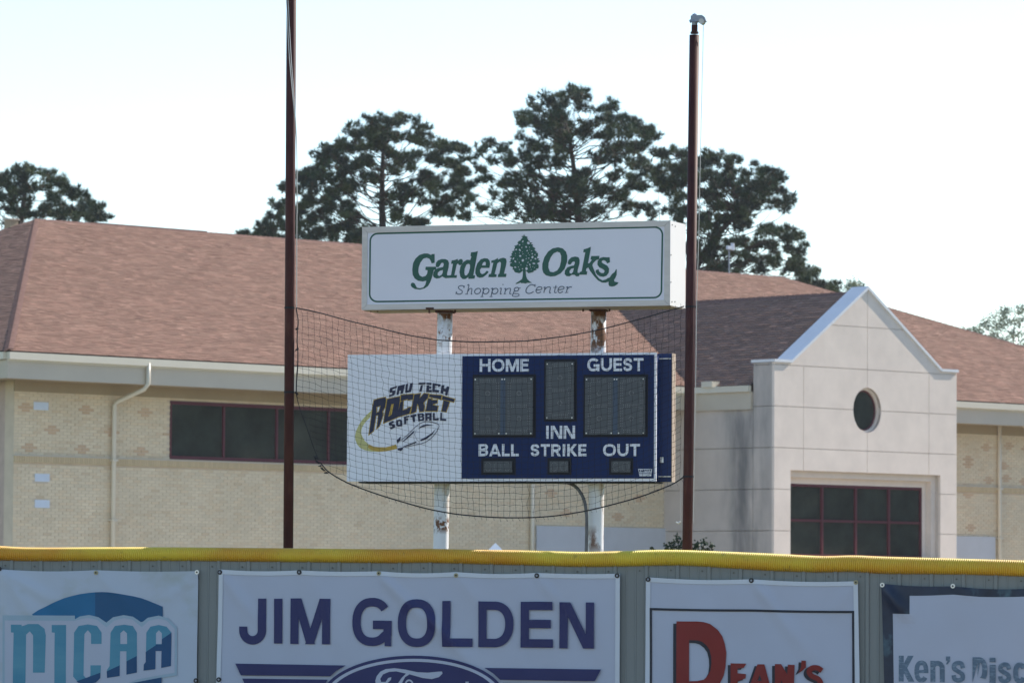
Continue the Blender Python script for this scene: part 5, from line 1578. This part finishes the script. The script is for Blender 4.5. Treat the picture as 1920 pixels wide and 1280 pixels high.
# green rounded border, traced in the enlargement (2.824x from 640,400)
bp = []
def corner(cx, cy, r, a0): return [(cx + r * cos(radians(a0 + t)), cy - r * sin(radians(a0 + t))) for t in range(0, 91, 15)]
bp += corner(1660, 113, 40, 0)[:]            # top right
bp += corner(193, 147, 40, 90)
bp += corner(190, 427, 40, 180)
bp += corner(1655, 406, 40, 270)
prg.emit('border_line', [stroke(tr(prg, bp, 640, 400, 2.824), 3.2 / 250, True)], M['green'], sg)
Zg = lambda s: tr(prg, PT(s), 760, 430, 8); Zh = lambda s: tr(prg, PT(s), 960, 430, 8)
def sm(l, n=2): return smoothpts(l, n, True)
GO = [[Zg('440,370 440,500 395,512 380,470 360,440 320,425 270,440 225,500 200,570 195,640 215,690 255,712 300,700 325,670 335,615 300,607 305,560 465,560 460,600 425,612 412,670 400,720 375,790 340,850 290,885 220,903 140,893 95,865 80,835 90,805 115,798 140,810 155,840 175,875 220,882 270,870 300,830 315,770 260,782 190,770 140,735 110,680 103,600 115,510 150,440 210,385 280,362 340,362 385,385 400,370')],
      [Zg('455,545 462,500 490,465 545,445 600,445 640,465 655,505 648,570 625,665 628,690 665,690 660,728 600,732 570,715 555,705 520,728 470,738 430,722 415,690 422,640 455,595 510,575 565,565 578,525 565,500 540,505 520,540 495,570 465,565'), Zg('563,610 520,620 487,650 485,685 510,700 545,680 560,650')[::-1]],
      [Zg('690,495 695,465 740,460 785,443 790,470 820,445 850,445 865,475 850,525 825,540 800,530 790,510 770,530 735,690 775,685 768,728 650,728 660,690 685,685 715,515 688,518')],
      [Zg('985,345 1040,340 1088,325 1020,690 1048,690 1038,738 945,742 945,715 900,745 860,745 825,710 812,640 825,560 870,490 925,455 975,460 992,405 978,402'), Zg('945,515 915,530 890,590 885,650 895,690 920,690 950,650 970,580 970,530')[::-1]],
      [Zg('1140,578 1262,578 1272,520 1265,470 1235,438 1185,433 1130,450 1080,510 1052,590 1050,660 1075,710 1115,727 1165,718 1215,680 1250,640 1225,618 1185,660 1150,672 1125,650 1118,610'), Zg('1150,540 1165,500 1190,485 1208,495 1205,540')[::-1]],
      [Zg('1290,470 1345,455 1390,428 1388,455 1430,435 1470,425 1510,440 1520,480 1510,540 1480,665 1518,665 1510,715 1385,716 1395,672 1410,665 1430,560 1435,500 1415,485 1380,510 1340,670 1370,675 1365,716 1245,716 1255,672 1285,665 1320,500 1290,503')],
      [Zh('455,600 455,520 485,420 540,335 610,285 690,270 760,285 810,335 830,400 825,490 790,590 730,660 650,700 580,708 510,690 470,650'), Zh('545,570 550,500 580,420 625,360 680,335 720,350 738,400 735,480 715,560 680,615 620,643 570,635')[::-1]],
      [Zh('835,505 850,460 890,420 950,407 1000,420 1015,460 1010,520 985,610 985,650 1015,655 1010,700 965,705 935,680 900,680 860,705 815,700 790,670 795,620 830,570 890,548 930,540 945,500 935,480 905,490 880,525 850,528'), Zh('930,580 890,590 862,625 865,655 890,665 915,640')[::-1]],
      [Zh('1075,300 1130,285 1182,262 1180,300 1140,510 1165,505 1200,455 1178,450 1190,400 1312,398 1305,450 1265,460 1215,510 1205,540 1260,680 1310,740 1360,765 1410,750 1440,730 1465,722 1500,670 1540,640 1560,600 1572,600 1570,680 1550,730 1530,760 1540,785 1600,795 1580,825 1540,850 1500,858 1460,850 1448,825 1450,785 1400,800 1350,797 1290,765 1230,700 1170,620 1145,570 1115,590 1110,630 1130,630 1122,680 1010,680 1015,640 1045,630 1100,345 1070,345')],
      [Zh('1425,420 1465,418 1470,490 1430,512 1410,480 1380,462 1350,470 1345,495 1375,515 1430,545 1458,590 1450,650 1420,695 1370,712 1320,705 1280,680 1255,640 1260,610 1300,598 1305,630 1340,655 1375,655 1392,625 1370,600 1310,570 1282,530 1285,475 1320,430 1370,415')]]
for l in GO: prg.emit('lettering', [l], M['green'], sg)
# oak emblem: ragged crown with gaps, trunk and roots
re = random.Random(9)
prof_ = [(80, 6), (110, 42), (150, 62), (200, 105), (250, 145), (300, 175), (350, 195), (400, 212), (450, 222), (500, 220), (560, 210), (600, 196), (640, 150), (655, 60)]
R_ = []; Lp = []
yy = 80
while yy <= 655:
    w_ = interp([(a, b) for a, b in prof_], yy)
    R_.append((190 + w_ + re.uniform(-34, 16), yy + re.uniform(-5, 5))); Lp.append((190 - w_ + re.uniform(-16, 34), yy + re.uniform(-4, 4)))
    yy += 14
outl = [(186, 70)] + R_ + [(230, 640), (205, 615), (165, 615), (135, 645)] + Lp[::-1]
holes = []; cs = []
for _ in range(900):
    y = re.uniform(150, 610); w_ = interp(prof_, y) - 45
    x = 190 + re.uniform(-w_, w_)
    if abs(x - 190) < 22: continue
    rr = re.uniform(6, 24)
    if all((x - a) ** 2 + (y - b) ** 2 > (rr + c_ + 13) ** 2 for a, b, c_ in cs):
        cs.append((x, y, rr))
for (x, y, r_) in cs:
    an = re.uniform(0, 3); e_ = re.uniform(.45, .9)
    holes.append([(x + r_ * cos(t) * cos(an) - r_ * e_ * sin(t) * sin(an), y + r_ * cos(t) * sin(an) + r_ * e_ * sin(t) * cos(an)) for t in [2 * pi * k / 7 for k in range(7)]][::-1])
prg.emit('oak_emblem', [[tr(prg, l, 960, 430, 8) for l in [outl] + holes], [Zh('165,600 205,600 208,660 212,700 230,745 260,775 300,803 265,802 230,800 205,812 170,806 140,808 130,795 90,812 55,822 60,808 85,790 110,775 150,745 160,710 163,680')]], M['green'], sg)
# thin italic line
sh_ = []
def th_(s, o, w=12, smn=3, closed=False):
    pts = smoothpts(PT(s), smn, closed); sh_.append(stroke(tr(prg, pts, o, 430, 8), w / 8 / 250, closed))
def eo(cx, cy, rx, ry, o, w=13): sh_.append(stroke(tr(prg, [(cx + rx * cos(t) + .25 * ry * sin(t), cy - ry * sin(t)) for t in [2 * pi * k / 20 for k in range(20)]], o, 430, 8), w / 8 / 250, True))
def fl():
    prg.emit('lettering', list(sh_), M['slate'], sg, .00008); sh_.clear()
th_('885,845 880,870 872,850 845,843 812,850 795,872 815,898 848,918 855,945 835,965 800,972 775,962 765,940 760,972', 760, 13); fl()
th_('930,840 955,835 925,970', 760); th_('938,930 962,895 988,885 1000,900 988,968 1003,965', 760); th_('895,972 940,970', 760, 9, 1); fl()
eo(1085, 926, 44, 42, 760); fl()
for x in (1150, 1285):
    th_('%d,890 %d,882 %d,1008' % (x, x + 28, x), 760, 13, 1); eo(x + 62, 926, 42, 42, 760); th_('%d,1010 %d,1008' % (x - 22, x + 22), 760, 9, 1); fl()
th_('1418,890 1442,885 1424,965 1445,962', 760); eo(1465, 832, 5, 5, 760, 12); fl()
th_('1485,890 1508,885 1490,968', 760, 12, 1); th_('1500,925 1530,893 1560,885 1580,893 1566,962 1590,962', 760); th_('1475,968 1508,968', 760, 8, 1); fl()
eo(1668, 898, 34, 28, 760); th_('1640,925 1622,948 1640,962 1690,965 1708,985 1685,1003 1630,1005 1605,990 1615,970 1640,962', 760, 11); th_('1700,885 1730,875', 760, 10, 1); fl()
th_('345,862 346,830 335,840 300,828 255,845 215,895 213,940 245,960 285,955 325,932', 960, 13); fl()
th_('368,910 440,900 450,875 430,862 395,865 367,895 362,930 385,955 420,945 435,932', 960); fl()
th_('475,872 498,865 478,952', 960, 12, 1); th_('485,915 520,873 555,863 578,875 562,948 585,950', 960); fl()
th_('662,838 640,925 645,948 672,945', 960); th_('620,872 682,868', 960, 9, 1); fl()
th_('697,905 770,895 782,870 762,857 725,860 697,890 692,925 715,952 750,940 765,928', 960); fl()
th_('812,870 838,862 815,945', 960, 12, 1); th_('822,910 850,872 890,860 888,872', 960); th_('795,950 845,945', 960, 8, 1); fl()

# posts that carry sign and scoreboard
def post(label, xt, yt, xb, yb, rust):
    n = -.42
    a = SB.hit(xt, yt, n * .5); b = SB.hit(xb, yb, n * .5)
    k = (a[0] - b[0]) / (a[1] - b[1]); ub = b[0] - k * b[1]
    nn = n * .5
    t = thing('sign_post', label, 'post', SB.P(ub, 0, nn), 'white posts carrying the sign and scoreboard')
    zt = a[1]
    m_ = mat('rusty_white_post', (.74, .74, .75), .5, .4, var=.04, scale=6)
    for zr in rust: overlay(m_, (.16, .065, .025), zr[3], zr[4], zr[4] + .10, zr[5], zramp=[(2, zr[0], zr[1], zr[2])], seed=zr[0])
    overlay(m_, (.45, .30, .16), 9, .60, .72, (1, 1, .4), seed=2)
    r = 14.4 / (F / (DF + 1.35))
    mb = MB()
    N = 16; mb.tube([SB.P(ub + k * zt * i / N, zt * i / N, nn) for i in range(N + 1)], r, 28)
    o = mb.build('post_shaft', m_, t, smooth=True)
    mb = MB(); ux = ub + k * (zt)
    mb.box(SB.P, ux - .115, ux + .135, zt - .006, zt + .008, nn - .13, nn + .13); mb.box(SB.P, ux - .06, ux + .06, zt - .028, zt - .007, nn - .062, nn + .062)
    mb.build('top_plate', M['rustplate'], t)
    for dx in (-.095, .105):
        mb = MB(); mb.tube([SB.P(ux + dx, zt - .034, nn + .1), SB.P(ux + dx, zt - .007, nn + .1)], .007, 6); mb.build('plate_bolt', M['rustplate'], t)
    return t
hz = lambda y: SB.hit(830, y)[1]
post('left white post under the sign, lightly chipped with a rust patch low down', 834.5, 580, 826.5, 1030, [(hz(625), .10, 1.0, 34, .50, (1, 1, .7)), (hz(983), .07, 1.2, 30, .42, (1, 1, .8)), (hz(590), .05, 1, 20, .45, (1, 1, .6))])
hz = lambda y: SB.hit(1120, y)[1]
post('right white post under the sign, heavily rusted above the scoreboard', 1122.5, 577, 1117, 1033, [(hz(622), .24, 1.1, 22, .43, (1, 1, .5)), (hz(1012), .12, .9, 9, .44, (1, 1, .5)), (hz(585), .05, 1, 20, .40, (1, 1, .6))])
# conduit out of the scoreboard's underside
cp = smoothpts(PT('1052,902 1066,905 1078,911 1087,921 1094,934 1098,950 1100,970 1100,1000 1099,1040'), 4)
nn = -.12
pts = [SB.P(*SB.hit(x, y, nn), nn) for x, y in cp]
pts.append(Vector((pts[-1].x - .01, pts[-1].y, 0)))
mb = MB(); mb.tube(pts, .0125, 10)
cd = mb.build('electrical_conduit', M['conduit'], loc=(pts[-1].x, pts[-1].y, 0), smooth=True); tag(cd, 'dark grey conduit curving down from the underside of the scoreboard', 'conduit')

# ================================================================== SMALL THINGS BEHIND THE FENCE
def bush(px, py, depth, blobs, seed, label):
    r = random.Random(seed)
    w = lambda x, y, dd=0: Vector((0, 0, CAMH)) + ray(x, y) * (depth + dd)
    b = w(px, py); root = Vector((b.x, b.y, 0))
    t = thing('garden_shrub', label, 'shrub', root)
    mbs = MB(); V = []; Fc = []; C = []
    for (x, y, rad) in blobs:
        c = w(x, y, r.uniform(-.2, .2)); rd = rad * depth / F
        mbs.tube([root + Vector((r.uniform(-.1, .1), 0, 0)), root.lerp(c, .6) + Vector((0, 0, .1)), c], [.02, .012, .006], 5, cap=False)
        for _ in range(int(110 * (rd / .12) ** 1.5)):
            o = c + Vector((r.gauss(0, .5), r.gauss(0, .5), r.gauss(0, .5))) * rd
            a1 = Vector((r.gauss(0, 1), r.gauss(0, 1), r.gauss(0, 1))).normalized() * r.uniform(.02, .035)
            a2 = a1.cross(Vector((r.gauss(0, 1), r.gauss(0, 1), r.gauss(0, 1)))).normalized() * .014
            k = len(V); V += [o - a1, o + a2, o + a1, o - a2]; Fc.append((k, k + 1, k + 2, k + 3))
            g_ = r.uniform(.7, 1.3); C.append((.035 * g_, .06 * g_, .03 * g_))
    mbs.build('stem', M['bark'], t); mk('foliage', V, Fc, M['shrub'], t, cols=C)
bush(1290, 1100, 60, [(1271, 1008, 7), (1262, 1020, 10), (1252, 1026, 9), (1280, 1024, 12), (1275, 1034, 14), (1300, 1026, 10), (1310, 1024, 10), (1320, 1018, 7), (1335, 1022, 6), (1330, 1034, 10), (1295, 1036, 12), (1255, 1038, 10), (1222, 1028, 4)], 5, 'dark green shrub behind the fence at the foot of the right pole')
# pale peaked canopy whose tip shows over the fence
d_ = 75
tip = Vector((0, 0, CAMH)) + ray(929, 1017) * d_
tt = thing('canopy_tent', 'white canopy tent, only its small peak showing over the fence beside the left post', 'tent', (tip.x, tip.y, 0))
z0 = tip.z - .42; s_ = .42
cv = [tip] + [Vector((tip.x + a, tip.y + b, z0)) for a, b in ((-s_, -s_), (s_, -s_), (s_, s_), (-s_, s_))]
mk('tent_roof', cv + [c - Vector((0, 0, .15)) for c in cv[1:]], [(0, 1, 2), (0, 2, 3), (0, 3, 4), (0, 4, 1), (1, 5, 6, 2), (2, 6, 7, 3), (3, 7, 8, 4), (4, 8, 5, 1)], M['tent'], tt)
for a, b in ((-s_, -s_), (s_, -s_), (s_, s_), (-s_, s_)):
    mb = MB(); mb.tube([(tip.x + a * .95, tip.y + b * .95, 0), (tip.x + a * .95, tip.y + b * .95, z0)], .02, 6); mb.build('tent_leg', M['galv'], tt)
